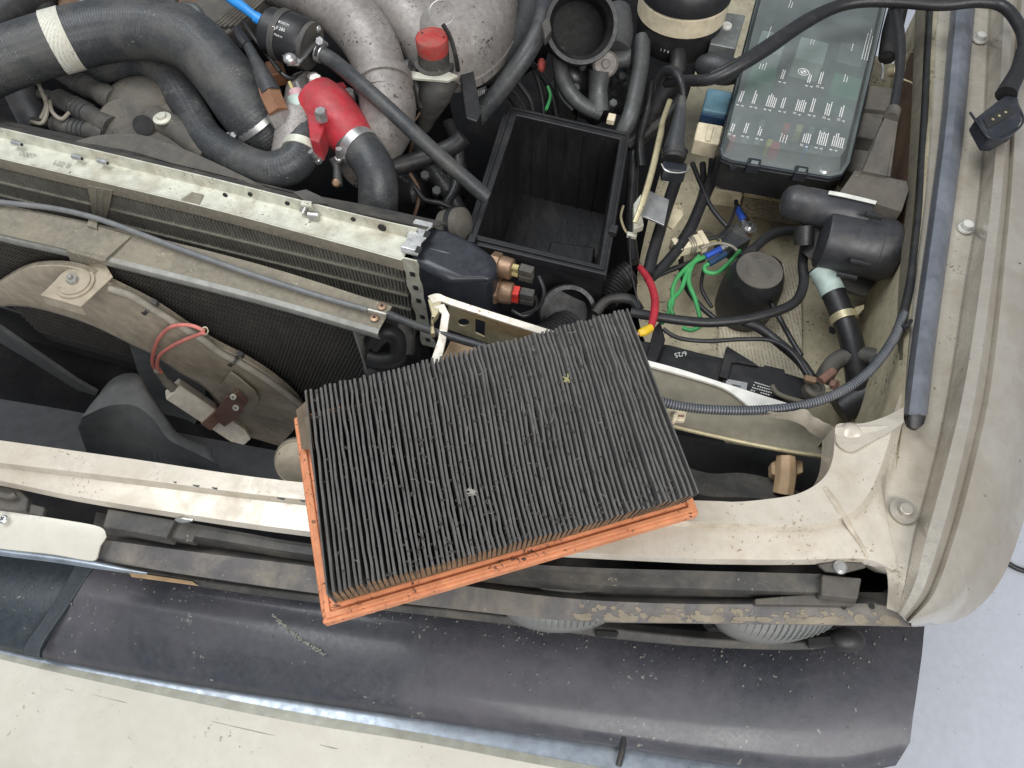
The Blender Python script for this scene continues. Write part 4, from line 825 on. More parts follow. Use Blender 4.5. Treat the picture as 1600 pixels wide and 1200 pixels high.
# --- second hose
h = thing('coolant_hose', 'medium grey rubber hose curving below the thick hose to the alloy housing', 'hose')
pts = [(140, 118, -.06), (170, 104, -.05), (220, 98, -.045), (262, 122, -.045), (295, 168, -.045), (325, 218, -.043), (375, 251, -.04), (422, 266, -.038), (460, 254, -.034), (474, 224, -.03), (478, 200, -.03)]
path = cat(L(pts), 8); rad = [sz(p, 22+7*min(1, i/(len(path)*.75))) for i, p in enumerate(path)]
ob('tube', MB().tube(path, rad, 22), M['hose'], h); stuff(ob('ribbing', ridges(MB(), path, rad, .003, .00022, 20), M['hose'], h))
hose_clamp(h, path[-12], path[-10]-path[-14], rad[-12]+.0005, .010, Vector((.75, -.6, .25)), M['galv'])
# --- lower right hose off the red housing
h = thing('outlet_hose', 'short grey hose bending down from the red thermostat housing', 'hose')
pts = [(550, 220, -.03), (572, 242, -.034), (588, 272, -.045), (591, 308, -.065), (588, 350, -.10), (584, 382, -.14)]
path = cat(L(pts), 8); rad = [sz(p, 31) for p in path]
ob('tube', MB().tube(path, rad, 24), M['hose'], h)
hose_clamp(h, path[4], path[6]-path[2], rad[4]+.0004, .012, Vector((-.75, -.6, .15)), M['steel'])
# --- red thermostat housing
t = thing('thermostat_housing', 'red painted thermostat housing elbow bolted beside the alloy body', 'housing')
ob('elbow', pxtube([(496, 164, -.022), (516, 178, -.022), (540, 203, -.026), (556, 224, -.031)], [44, 44, 38, 31], seg=24), M['red'], t)
ob('flange', MB().prism([L([(478, 168), (490, 150), (508, 148), (512, 165), (505, 205), (498, 222), (484, 218)], -.004)], (0, 0, -.03)), M['red'], t, bevel=.002)
ob('ear', pxtube([(516, 150, -.02), (540, 140, -.02)], [16, 12], k=3), M['red'], t)
for x, y, z in ((494, 128, .002), (502, 180, .008), (546, 150, -.012)):
    p = W(x, y, z); b_ = ob('bolt', hexbolt(p-Z*.006, Z, sz(p, 10), .013), M['steel'] if y != 128 else M['whitep'], t)
ob('bleed_neck', MB().lathe(W(494, 138, -.012), Z, [(sz(p, 13), 0), (sz(p, 13), .008), (sz(p, 9), .012), (sz(p, 9), .018), (sz(p, 6), .019)], 8), M['alloy'], t)
t = thing('coolant_outlet', 'dirty cast alloy coolant outlet body carrying the sensors', 'housing')
ob('body', pxtube([(448, 255, -.045), (462, 225, -.035), (470, 195, -.03), (478, 165, -.03), (480, 140, -.035)], [28, 36, 38, 34, 30], seg=20, wob=.12), M['alloy'], t)
ob('web', MB().prism([L([(420, 175), (470, 150), (492, 160), (486, 225), (450, 225)], -.02)], (0, 0, -.02)), M['alloy'], t, bevel=.004)
ob('lever', pxtube([(520, 245, -.04), (526, 262, -.05), (528, 290, -.06)], [8, 6, 8], k=3), M['alloydk'], t)
ob('tip', MB().lathe(W(526, 285, -.055), Vector((0, -.7, .5)), [(.004, 0), (.005, .004), (.003, .006)], 12), M['brass'], t)
# --- sensors
t = thing('temperature_sensor', 'brown connector sensor with long grey tapered rubber boot', 'sensor')
ob('hex_body', MB().lathe(W(444, 196, -.018), L([(428, 160, .005)])[0]-W(444, 196, -.018), [(.013, 0), (.0145, .002), (.0145, .016), (.012, .018)], 6), M['alloy'], t)
ob('connector', pxtube([(436, 178, -.002), (424, 152, .006), (418, 138, .01)], [17, 18, 15], k=3, seg=6), M['brown'], t)
ob('boot', pxtube([(424, 148, .008), (412, 122, .014), (398, 92, .018), (384, 66, .02)], [17, 14, 9, 7], seg=14), M['hose'], t)
ob('cap', pxtube([(386, 72, .02), (376, 58, .022), (372, 46, .022)], [9, 10, 8], k=3, seg=8), M['plastic'], t)
t = thing('temperature_sensor', 'small sensor with pink insert and mint green collar', 'sensor')
ob('collar', pxtube([(468, 172, -.012), (464, 152, -.004)], [16, 15], k=2, seg=16), M['mint'], t)
ob('insert', pxtube([(465, 154, -.004), (462, 142, 0)], [12, 11], k=2, seg=14), M['pink'], t)
ob('terminal', pxtube([(460, 146, .0), (452, 128, .006)], 2.5, k=2, seg=6), M['yel'], t); ob('terminal', pxtube([(470, 146, .0), (464, 128, .006)], 2.5, k=2, seg=6), M['steel'], t)
for i, (pts, m) in enumerate((([(380, 32, .02), (392, 52, .018), (415, 82, .01), (438, 112, .002)], 'hosedk'), ([(438, 112, .0), (452, 122, -.004), (470, 118, -.01), (486, 105, -.02)], 'wire'))):
    tag(ob('sensor_lead', pxtube(pts, 3.5, seg=8), M[m]), ['thin dark lead hooked over beside the tapered boot', 'short black lead crossing behind the bleed screw'][i], 'wire')
tag(ob('brown_plug', MB().prism([L([(412, 95), (440, 92), (446, 112), (418, 118)], -.012)], (0, 0, -.02)), M['brown'], bevel=.003), 'rusty brown plug half hidden behind the tapered boot', 'connector')
# --- idle valve canister
t = thing('idle_valve', 'black metal idle valve can with white print and bright clamp bolt', 'valve')
a_, b_ = W(418, 46, .03), W(500, 78, .022); ax_ = (b_-a_).normalized(); r_ = sz(a_, 38)
ob('can', MB().lathe(a_, ax_, [(r_*.5, -.001), (r_*.82, 0), (r_*.92, .003), (r_*.92, .018), (r_*.98, .02), (r_, .022), (r_, .052), (r_*.9, .056), (r_*.5, .058)], 36), M['plastic'], t)
band(t, 'clamp_band', a_+ax_*.021, ax_, r_*1.01, .008, M['dplastic'])
band(t, 'clamp_band', a_+ax_*.056, ax_, r_*.92, .007, M['dplastic'])
p = W(453, 92, .032); ob('clamp_ear', MB().prism([L([(440, 84), (462, 80), (490, 62), (496, 66), (466, 100), (448, 100)], .026)], (0, 0, -.003)), M['zinc'], t, bevel=.0006)
ob('clamp_bolt', MB().ball(p, [Vector((sz(p, 11), 0, 0)), Vector((0, sz(p, 11), 0)), Vector((0, 0, .006))], 14, 8), M['zinc'], t)
p = W(494, 45, .035); ob('clamp_bolt', MB().ball(p, [Vector((sz(p, 8), 0, 0)), Vector((0, sz(p, 6), 0)), Vector((0, 0, .006))], 12, 8), M['zinc'], t)
nn = (CP-a_); nn = (nn-ax_*nn.dot(ax_)).normalized(); tu = nn.cross(ax_).normalized()
c = a_+ax_*.028
for i, (s_, o, hh) in enumerate((('BOSCH', .0115, .0042), ('0 280', .004, .0052), ('Made in', -.003, .0034))):
    ang_ = o/r_; q = a_+ax_*(.026)+(nn*math.cos(ang_)+tu*math.sin(ang_))*(r_*1.012); text('print', s_, q, ax_, tu*math.cos(ang_)-nn*math.sin(ang_), hh, M['white'], t, .0003)
q = a_+ax_*.0235+(nn*math.cos(.12)+tu*math.sin(.12))*(r_*1.015); ob('emblem_ring', MB().lathe(q, nn, [(.0024, 0), (.0024, .0004), (.0018, .0004), (.0018, 0)], 18), M['white'], t)
h = thing('vacuum_hose', 'long slim grey hose running diagonally from the idle valve towards the air box', 'hose')
path = cat(L([(496, 82, .02), (520, 95, .018), (560, 128, .022), (620, 182, .012), (680, 238, -.012), (760, 308, -.06)]), 8); rad = [sz(p, 12) for p in path]
ob('tube', MB().tube(path, rad, 14), M['hose'], h); hose_clamp(h, path[2], path[4]-path[0], rad[2]+.0004, .007, Vector((.3, .6, .6)), M['steel'])
h = thing('blue_hose', 'bright blue plastic hose end entering the black idle valve', 'hose')
ob('tube', pxtube([(330, -30, .04), (360, -4, .04), (386, 16, .038), (402, 28, .034)], [8, 9, 7, 7], seg=12), M['blue'], h)
ob('ferrule', pxtube([(400, 27, .034), (416, 38, .031)], [9, 8], k=3, seg=12), M['blue'], h)
# --- ribbed coil cover
t = thing('ribbed_cover', 'grey beige ribbed cover plate behind the blue hose', 'cover')
ob('plate', MB().prism([L([(290, 10), (360, -30), (440, -40), (400, 20), (340, 62)], .0)], (0, 0, -.03)), M['gplastic'], t, bevel=.003)
for i in range(6): ob('rib', MB().tube([W(322+i*9, 46+i*-1-0*i, .003), W(392+i*9, -8-i*3, .003)], .0022, 6), M['gplastic'], t)
ob('hose_lug', pxtube([(275, 22, .012), (288, 10, .02), (306, 14, .02), (318, 34, .012), (322, 48, .004)], 7, seg=10), M['alloydk'], t)
# --- intake manifold
t = thing('intake_manifold', 'dusty pale cast alloy intake manifold with thick curved runners', 'manifold')
ob('runner', pxtube([(440, -40, .02), (500, -8, .02), (548, 28, .016), (582, 76, .005), (598, 128, -.008), (600, 150, -.014)], [48, 46, 44, 42, 40, 40], seg=26), M['alloy'], t, ang=60)
ob('runner_flange', pxtube([(598, 122, -.008), (600, 136, -.011)], [46, 46], k=2, seg=28), M['alloy'], t, bevel=.0008)
ob('runner_end', pxtube([(600, 134, -.012), (606, 165, -.022), (602, 200, -.04), (584, 240, -.07), (560, 270, -.10)], [43, 44, 42, 36, 32], seg=24), M['alloy'], t, ang=60)
ob('runner', pxtube([(560, -50, .0), (600, -10, .0), (640, 30, -.006), (668, 70, -.02), (680, 110, -.04), (660, 150, -.07)], [46, 46, 46, 42, 38, 34], seg=24), M['alloy'], t, ang=60)
p = W(720, 10, -.0)
pl = []
for k_, (zz_, q) in enumerate(((-.045, 1.0), (-.025, 1.0), (.0, .97), (.018, .86), (.028, .62), (.032, .2))):
    base_px = [(640, 40), (660, 92), (700, 108), (750, 96), (790, 60), (806, 20), (800, -40), (740, -70), (670, -50), (640, -10)]
    cpx = L(base_px, -.01); cc = sum(cpx, Vector())/len(cpx); loop = cat(cpx+[cpx[0]], 4)[:-1]
    pl.append([cc+(v-cc)*q+Vector((0, 0, zz_+.01)) for v in loop])
ob('plenum', MB().loft(pl, close=True), M['alloy'], t, ang=60)
ob('plenum_cap', MB().prism([pl[-1]], (0, 0, -.002)), M['alloy'], t)
ob('plenum_flange', MB().prism([[p_+(cc-p_)*-.02 for p_ in [cc+(v-cc)*1.0+Vector((0, 0, -.02)) for v in loop]]], (0, 0, -.005)), M['alloy'], t, bevel=.001)
ob('lug', MB().prism([L([(768, 38), (778, 36), (778, 58), (770, 58)], .0)], (0, 0, -.02)), M['alloy'], t, bevel=.001)
ob('lower_pipe', pxtube([(710, 102, -.055), (760, 98, -.055), (800, 70, -.055), (830, 20, -.055), (840, -30, -.055)], [30, 34, 34, 30, 28], seg=20), M['alloydk'], t)
ob('bracket_eye', pxtube([(608, 104, .0), (640, 108, .0)], [10, 14], k=3, seg=12), M['alloydk'], t)
# --- diagnostic socket
t = thing('diagnostic_socket', 'black diagnostic socket with red cap and wire loop on a thin bracket', 'socket')
p = W(678, 92, .0); r_ = sz(p, 28)
ob('body', MB().lathe(p-Z*.03, Z, [(r_*.8, 0), (r_*1.0, .006), (r_*1.1, .02), (r_*1.12, .026), (r_*.9, .027), (r_*.86, .046)], 28), M['dplastic'], t)
cp_ = ob('cap', MB().lathe(p+Z*.016, Z, [(r_*.86, -.008), (r_*.88, 0), (r_*.9, .012), (r_*.86, .014), (r_*.84, .013), (.0001, .0135)], 32), M['redcap'], t)
for dx in (-.62, .62): ob('cap_pin', MB().lathe(p+Z*.0293+U*r_*dx+V*r_*.2, Z, [(.0012, 0), (.0012, .0006)], 8), M['core'], cp_)
rc_ = W(690, 20, .05); ob('wire_loop', MB().tube([rc_+Vector((math.cos(u), .75*math.sin(u), .6*math.sin(u)))*sz(rc_, 20) for u in [k*math.pi/12 for k in range(25)]], .0007, 6), M['steel'], t)
ob('strap', pxtube([(692, 38, .045), (704, 60, .03), (712, 88, .012), (716, 110, -.01)], 3.4, seg=8), M['hosedk'], t)
ob('bracket', MB().prism([L([(625, 110), (632, 108), (660, 114), (702, 112), (716, 118), (700, 126), (650, 122), (628, 118)], -.006)], (0, 0, -.0035)), M['galv'], t, bevel=.0005)
ob('skirt', pxtube([(690, 118, -.02), (678, 150, -.04), (668, 182, -.07), (662, 200, -.09)], [30, 26, 14, 10], seg=16), M['dplastic'], t)
ob('side_plate', MB().prism([L([(716, 96), (738, 100), (752, 176), (745, 190), (728, 184)], -.02)], (0, 0, -.02)), M['plastic'], t, bevel=.002)
ob('side_wing', pxtube([(640, 118, -.02), (652, 140, -.035), (660, 170, -.05)], [14, 11, 8], seg=12), M['hosedk'], t)
tag(ob('brown_wires', MB().tube(cat(L([(654, 168, -.05), (640, 178, -.055), (634, 192, -.06), (646, 190, -.06), (656, 176, -.052)]), 6), .0014, 8).tube(cat(L([(650, 205, -.085), (645, 222, -.1), (640, 240, -.12)]), 5), .002, 8), M['bwire']), 'looped brown wires hanging below the diagnostic socket', 'wire')
# --- distributor cover with leads
t = thing('distributor_cover', 'grey dusty distributor cover below the thick hose', 'cover')
ob('drum', MB().lathe(W(205, 205, -.07), Vector((.35, -.45, .8)), [(.034, -.02), (.036, .02), (.033, .026), (.02, .03), (.0001, .031)], 32), M['gplastic'], t)
ob('shield', MB().prism([L([(178, 150), (205, 122), (240, 140), (284, 168), (300, 215), (322, 246), (250, 230), (218, 216), (172, 208)], -.045)], (0, 0, -.03)), M['gplastic'], t, bevel=.005)
ob('dome', MB().ball(W(222, 168, -.062), [U*.048, V*.044, Z*.034], 28, 14, .05, 40), M['gplastic'], t)
ob('arm', pxtube([(240, 185, -.045), (280, 205, -.045), (330, 245, -.05)], [20, 20, 22], seg=16), M['gplastic'], t)
ob('notch', MB().lathe(W(224, 196, -.036), Vector((.2, -.7, .6)), [(.012, 0), (.012, .002)], 18), M['core'], t)
p = W(254, 186, -.030); ob('bolt', MB().lathe(p, Z, [(sz(p, 14), 0), (sz(p, 14), .002), (sz(p, 8), .003), (sz(p, 7), .006)], 16), M['galv'], t)
for i, (pts, lab) in enumerate((([(40, 112, -.05), (90, 112, -.045), (112, 122, -.043), (142, 138, -.043), (180, 156, -.045)], 'uppermost ignition lead with ribbed boot entering the grey cover'), ([(62, 146, -.05), (84, 150, -.048), (112, 164, -.046), (142, 180, -.046), (176, 200, -.048)], 'middle ignition lead with ribbed boot entering the grey cover'), ([(50, 190, -.06), (78, 192, -.058), (110, 200, -.055), (140, 206, -.055), (168, 212, -.056)], 'lowest ignition lead with ribbed boot just behind the radiator'))):
    t = thing('ignition_lead', lab, 'lead', 'ignition leads')
    path = cat(L(pts), 6); rad = [sz(p_, 7+ (8 if 7 < j else 0)+(3 if j > 20 else 0)) for j, p_ in enumerate(path)]
    ob('boot', MB().tube(path, rad, 16), M['dplastic'], t)
    for k_ in (13, 14.3, 15.6, 17): 
        j = int(k_); u = k_-j; c = path[j]+(path[j+1]-path[j])*u; band(t, 'rib', c, path[j+1]-path[j], rad[j], .0016, M['hose'], 16, .0013)
for i, pts in enumerate(([(55, 120, -.03), (66, 145, -.03), (72, 165, -.035), (64, 185, -.045)], [(78, 158, -.035), (82, 175, -.035), (96, 186, -.04), (108, 176, -.04)], [(70, 150, -.032), (74, 172, -.034), (66, 192, -.04), (50, 190, -.05)])):
    tag(ob('thin_wire', pxtube(pts, 3, seg=8), M['cond']), ['thin grey wire dropping from under the thick hose', 'thin grey wire looping round the middle ignition lead', 'thin grey wire curling down to the lowest ignition lead'][i], 'wire')
# --- background hoses top left
for pts, r_, lab in (([(-60, 60, -.02), (0, 30, -.02), (50, -5, -.02), (90, -50, -.02)], 30, 'dark hose crossing the corner behind the thick hose'), ([(66, 50, -.03), (72, 10, -.03), (84, -40, -.03)], 14, 'slim dark hose rising behind the thick hose'), ([(20, 110, -.08), (40, 160, -.09), (60, 200, -.1), (62, 240, -.12)], 24, 'dusty hose falling behind the ignition leads')):
    tag(ob('background_hose', pxtube(pts, r_, seg=16), M['hosedk']), lab, 'hose')
tag(ob('alloy_cover', MB().prism([L([(-80, -60), (20, -60), (40, 10), (0, 50), (-80, 60)], -.06)], (0, 0, -.03)), M['passiv'], bevel=.004), 'pale tan painted surface behind the crossing dark hose', 'cover')
t = thing('valve_cover', 'dark brown cam cover behind the thick hose', 'cover')
ob('lid', MB().prism([L([(80, -60), (300, -60), (350, 30), (280, 40), (150, 60), (90, 30)], -.03)], (0, 0, -.06)), M['bwire'], t, bevel=.006)
p = W(130, 16, -.024); ob('nut', hexbolt(p, Z, sz(p, 14), .008), M['galv'], t)
for x in (160, 205, 262): ob('rib', MB().tube([W(x, 40, -.027), W(x+20, -50, -.027)], .005, 8), M['gplastic'], t)
# --- engine block bulk in the dark
t = thing('engine_block', 'oily black engine block deep below the hoses', 'engine')
for (x, y, z, a, b, c) in ((350, 120, -.16, .16, .10, .10), (560, 120, -.19, .14, .12, .09), (640, 200, -.22, .07, .10, .1), (180, 130, -.2, .16, .08, .09), (760, 60, -.17, .1, .1, .06)):
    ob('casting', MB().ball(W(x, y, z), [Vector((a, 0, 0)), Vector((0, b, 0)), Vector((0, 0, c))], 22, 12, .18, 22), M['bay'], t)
# oily parts seen in the gap left of the air box
for i, (pts, r_, m, lab) in enumerate((
    ([(852, -30, .0), (848, 30, -.005), (825, 80, -.02), (790, 130, -.05), (745, 185, -.09)], 15, 'hose', 'worn grey hose falling from the corrugated intake towards the air box'),
    ([(872, 78, -.05), (880, 125, -.07), (905, 160, -.09), (940, 178, -.1)], 12, 'alloydk', 'oily grey pipe curving down below the corrugated intake'),
    ([(1004, 60, -.05), (1000, 110, -.06), (985, 180, -.08), (970, 210, -.1)], 13, 'alloydk', 'straight oily pipe standing beside the charcoal can'),
    ([(608, 262, -.07), (660, 248, -.07), (705, 230, -.06), (724, 214, -.05)], 14, 'hosedk', 'dark hose elbow pointing up beneath the slim diagonal hose'),
    ([(755, 112, -.1), (790, 96, -.1), (830, 100, -.1), (860, 140, -.12), (872, 190, -.14)], 5, 'wire', 'thin black harness looping behind the air box'),
    ([(835, 110, -.1), (842, 130, -.11), (848, 155, -.12), (850, 180, -.13)], 4, 'wire', 'thin black wire behind the green one at the air box'),
    ([(1060, 70, -.05), (1058, 110, -.06), (1040, 140, -.08), (1010, 190, -.12)], 13, 'hosedk', 'dark hose below the charcoal can'),
    ([(980, 230, -.14), (1030, 190, -.12), (1060, 150, -.1)], 12, 'hosedk', 'black hose passing behind the pointed boot'),
    ([(640, 270, -.1), (655, 300, -.12), (648, 335, -.14), (636, 352, -.15)], 3, 'bwire', 'brown stray wire behind the radiator tank'))):
    tag(ob('engine_hose' if r_ > 6 else 'engine_wire', pxtube(pts, r_, seg=14), M[m]), lab, 'hose' if r_ > 6 else 'wire')
tag(ob('engine_wire', pxtube([(856, 135, -.1), (860, 150, -.105), (853, 172, -.11)], 2.6, seg=8), M['green']), 'short bright green wire behind the air box', 'wire')
tag(ob('orange_plug', MB().ball(W(846, 102, -.08), [Vector((.006, 0, 0)), Vector((0, .012, 0)), Vector((0, 0, .008))], 12, 8), M['redcap']), 'small orange red plug in the dark under the hose', 'plug')
t = thing('solenoid_valve', 'grey alloy valve with round cap below the corrugated intake', 'valve')
ob('cap', MB().lathe(W(946, 100, -.05), Vector((0, -.75, .65)), [(.017, -.02), (.017, .0), (.014, .003), (.006, .003), (.005, .005), (.0001, .005)], 26), M['alloy'], t)
ob('neck', pxtube([(950, 95, -.055), (975, 92, -.055), (984, 92, -.055)], [14, 13, 15], k=3, seg=14), M['alloydk'], t)
ob('stem', pxtube([(938, 110, -.06), (934, 140, -.08), (936, 175, -.1)], [18, 15, 17], k=4, seg=14), M['alloydk'], t)
ob('upper', pxtube([(962, 80, -.05), (968, 50, -.045), (966, 20, -.05)], [22, 22, 20], k=4, seg=14), M['alloydk'], t)
tag(ob('oval_plug', MB().ball(W(910, 100, -.06), [Vector((.006, 0, 0)), Vector((0, .008, 0)), Vector((0, 0, .01))], 12, 8), M['alloydk']), 'small oval steel plug beside the grey alloy valve', 'plug')
# --- corrugated intake boot
t = thing('intake_boot', 'black corrugated intake boot with open round mouth and ribbed inside', 'intake hose')
p = W(908, 40, .0); ax_ = Vector((.02, -.72, .62)).normalized(); r_ = sz(p, 54)
ob('sleeve', MB().lathe(p-ax_*.075, ax_, [(r_*1.0, 0), (r_*1.02, .02), (r_*1.05, .03), (r_*.98, .035), (r_*1.05, .042), (r_*.98, .048), (r_*1.04, .056), (r_*1.04, .075)], 40, caps=False), M['hosedk'], t)
mo = MB(); sg = 44
def lring(r_, h): 
    a = Z; N1 = (a-ax_*a.dot(ax_)).normalized(); B1 = ax_.cross(N1); return [p+ax_*h+(N1*math.cos(u)+B1*math.sin(u))*r_ for u in [2*math.pi*k/sg for k in range(sg)]]
mo = MB().loft([lring(r_*1.04, 0), lring(r_*1.07, .003), lring(r_*1.05, .006), lring(r_*.93, .0065), lring(r_*.90, .002)]+[lring(r_*(.86 if i % 2 else .80), -.006-.005*i) for i in range(9)], close=True)
ob('mouth', mo, M['plastic'], t, ang=25)
ob('throat', MB().lathe(p-ax_*.058, ax_, [(r_*.88, 0), (r_*.88, .002)], 32), M['core'], t)
ob('clamp_tab', MB().prism([L([(846, 36), (858, 20), (862, 46), (852, 60)], .01)], (0, 0, -.012)), M['dplastic'], t, bevel=.002)
# --- charcoal canister
t = thing('charcoal_canister', 'dark cylindrical canister with dirty cream band standing behind the engine', 'canister')
p = W(1062, 30, -.04); r_ = sz(p, 66); 
ob('cup', MB().lathe(p-Z*.035, Z, [(r_*.55, 0), (r_*.9, .004), (r_*.97, .014), (r_, .03), (r_, .045)], 40), M['plastic'], t)
ob('band', MB().lathe(p+Z*.01, Z, [(r_*.99, 0), (r_*1.03, .002), (r_*1.03, .026), (r_*.99, .028)], 40), M['cream_c'], t)
ob('top', MB().lathe(p+Z*.038, Z, [(r_*1.0, 0), (r_*1.05, .002), (r_*1.04, .02), (r_*.9, .03)], 40), M['plastic'], t)
nn = (CP-p); nn.z = 0; nn.normalize(); rr_ = Z.cross(nn)
for i, ch in enumerate('170-05'):
    a = (-.30+i*.085); d = nn*math.cos(a)+rr_*math.sin(a); text('print', ch, p-Z*.012+d*r_*1.004, rr_*math.cos(a)-nn*math.sin(a), Z, .005, M['white'], t)

# --- oily clutter in the dark gaps
for pts, r_, m, lab in (
    ([(630, 205, -.11), (664, 250, -.13), (700, 300, -.15), (726, 345, -.16)], 13, 'oily', 'oily black hose slanting down under the slim diagonal hose'),
    ([(700, 190, -.1), (716, 240, -.12), (712, 290, -.14), (690, 330, -.15)], 9, 'oily', 'oily black hose dropping beneath the diagnostic socket'),
    ([(770, 130, -.12), (800, 150, -.12), (826, 190, -.13)], 8, 'oily', 'oily black pipe behind the air box corner'),
    ([(992, 225, -.14), (988, 290, -.16), (984, 350, -.17), (990, 410, -.17)], 9, 'oily', 'oily black hose hanging between the air box and the tray'),
    ([(1018, 130, -.09), (1012, 170, -.1), (1000, 215, -.12), (1002, 260, -.14)], 7, 'oily', 'slim oily pipe beside the yellowish rod'),
    ([(648, 292, -.11), (664, 312, -.12), (690, 318, -.12), (716, 330, -.13)], 4, 'wire', 'thin black wire in the gap behind the radiator tank'),
    ([(800, 118, -.08), (818, 140, -.09), (830, 160, -.1), (834, 185, -.11)], 4, 'wire', 'thin black wire beside the orange red plug'),
    ([(868, 120, -.08), (876, 150, -.09), (895, 172, -.1)], 4, 'wire', 'thin black wire below the corrugated intake mouth')):
    tag(ob('engine_hose' if r_ > 6 else 'engine_wire', pxtube(pts, r_, seg=14, wob=.15 if r_ > 6 else 0), M[m]), lab, 'hose' if r_ > 6 else 'wire')
t = thing('oil_filter_housing', 'black oily casting with bolts deep beside the manifold', 'casting')
for x, y, z, a, b, c in ((672, 262, -.17, .035, .03, .03), (640, 300, -.18, .03, .03, .03), (706, 280, -.18, .025, .03, .03)): ob('lump', MB().ball(W(x, y, z), [U*a, V*b, Z*c], 18, 10, .35, 45), M['oily'], t)
for x, y in ((664, 276), (690, 252), (682, 300)): p = W(x, y, -.14); ob('bolt', hexbolt(p, Vector((.1, -.5, .8)), sz(p, 8), .012), M['alloydk'], t)
t = thing('throttle_casting', 'grimy alloy casting with bolts below the corrugated intake', 'casting')
for x, y, z, a, b, c in ((900, 118, -.10, .03, .028, .028), (930, 160, -.13, .03, .03, .028), (972, 140, -.12, .022, .03, .03), (880, 165, -.15, .03, .03, .03)): ob('lump', MB().ball(W(x, y, z), [U*a, V*b, Z*c], 18, 10, .35, 45), M['oily'], t)
for x, y in ((928, 146), (956, 164), (898, 140), (970, 122)): p = W(x, y, -.092); ob('bolt', hexbolt(p, Vector((.1, -.5, .8)), sz(p, 7), .01), M['alloydk'], t)
p = W(744, 148, -.07); q = W(760, 142, -.07)
tag(ob('coil_spring', MB().tube([p+(q-p)*(k/48)+(V*math.cos(k*.78)+Z*math.sin(k*.78))*.0065 for k in range(49)], .0011, 6), M['zinc']), 'small bright coil spring beside the falling grey hose', 'spring')

# ================================================================== RIGHT SIDE: FUSE BOX
fb = thing('fuse_box', 'black fuse box under a smoky clear lid printed with white lettering', 'fuse box')
rim_px = [(1124, 234), (1128, 246), (1142, 252), (1296, 278), (1316, 274), (1328, 256), (1372, 68), (1392, -20), (1398, -60), (1198, -60), (1176, 20)]
top_px = [(1136, 213), (1141, 220), (1152, 223), (1302, 246), (1314, 243), (1321, 233), (1362, 66), (1380, -20), (1388, -60), (1208, -60), (1186, 10)]
RZ, TZ = -.052, -.036
rim_ = L(rim_px, RZ); top_ = L(top_px, TZ)
cc = sum(rim_, Vector())/len(rim_)
ob('base', MB().prism([[p+(cc-p)*.01+Vector((0, 0, -.004)) for p in rim_], [p+(cc-p)*.07+Vector((0, 0, -.004)) for p in rim_]], (0, 0, -.045)), M['plastic'], fb, bevel=.002)
ob('fuse_board', MB().prism([[p+(cc-p)*.06+Vector((0, 0, -.04)) for p in rim_]], (0, 0, -.01)), M['dplastic'], fb)
n = len(rim_)
lid = MB().loft([[p+Vector((0, 0, -.006)) for p in rim_], rim_, [p+(q-p)*.45+Vector((0, 0, -.001-.5*(TZ-RZ)*0)) if False else Vector(((p.x*.6+q.x*.4), (p.y*.6+q.y*.4), RZ)) for p, q in zip(rim_, top_)], [Vector((q.x*.92+p.x*.08, q.y*.92+p.y*.08, TZ-.003)) for p, q in zip(rim_, top_)], top_], close=True)
b0 = len(lid.v)-n
for tr in tessellate_polygon([top_]): lid.f.append([b0+i for i in tr]); lid.m.append(0)
lido = ob('lid', lid, M['lid'], fb, ang=25)
ob('lid_rim', MB().prism([[p+(cc-p)*-.008+Vector((0, 0, .001)) for p in rim_], [p+(cc-p)*.012+Vector((0, 0, .001)) for p in rim_]], (0, 0, -.005)), M['tank'], fb, bevel=.001)
la = (W(1362, 66, TZ)-W(1321, 233, TZ)).normalized(); lx = Vector((la.y, -la.x, 0))
def relay(px, py, wx, wy, z, m, nm='relay', d=.03):
    p = W(px, py, z); ob(nm, MB().box(p-Z*d/2, lx*sz(p, wx), la*sz(p, wy)*1.35, Z*d/2), M[m], fb, bevel=.0015)
for a in ((1206, 66, 20, 19, -.048, 'relay'), (1269, 78, 22, 20, -.048, 'relay'), (1330, 84, 19, 19, -.052, 'silver'), (1192, 116, 20, 15, -.056, 'grn'), (1322, 134, 22, 20, -.056, 'grn'), (1240, 15, 25, 14, -.06, 'plastic'), (1310, 20, 25, 14, -.06, 'plastic')): relay(*a)
random.seed(3)
for i in range(9):
    for j in range(2):
        x, y = 1152+i*19.5+j*-7, 178+i*2.6+j*28+8
        m = {(0, 1): 'fred', (4, 0): 'fred', (3, 1): 'fyel', (5, 0): 'yel', (2, 1): 'silver', (6, 1): 'fblu'}.get((i, j), random.choice(['dplastic', 'silver', 'silver', 'dplastic', 'dplastic']))
        relay(x, y, 5, 6, -.062, m, 'fuse', .02)
relay(1212, 226, 8, 6, -.062, 'fred', 'fuse', .02); relay(1270, 232, 9, 6, -.062, 'silver', 'fuse', .02)
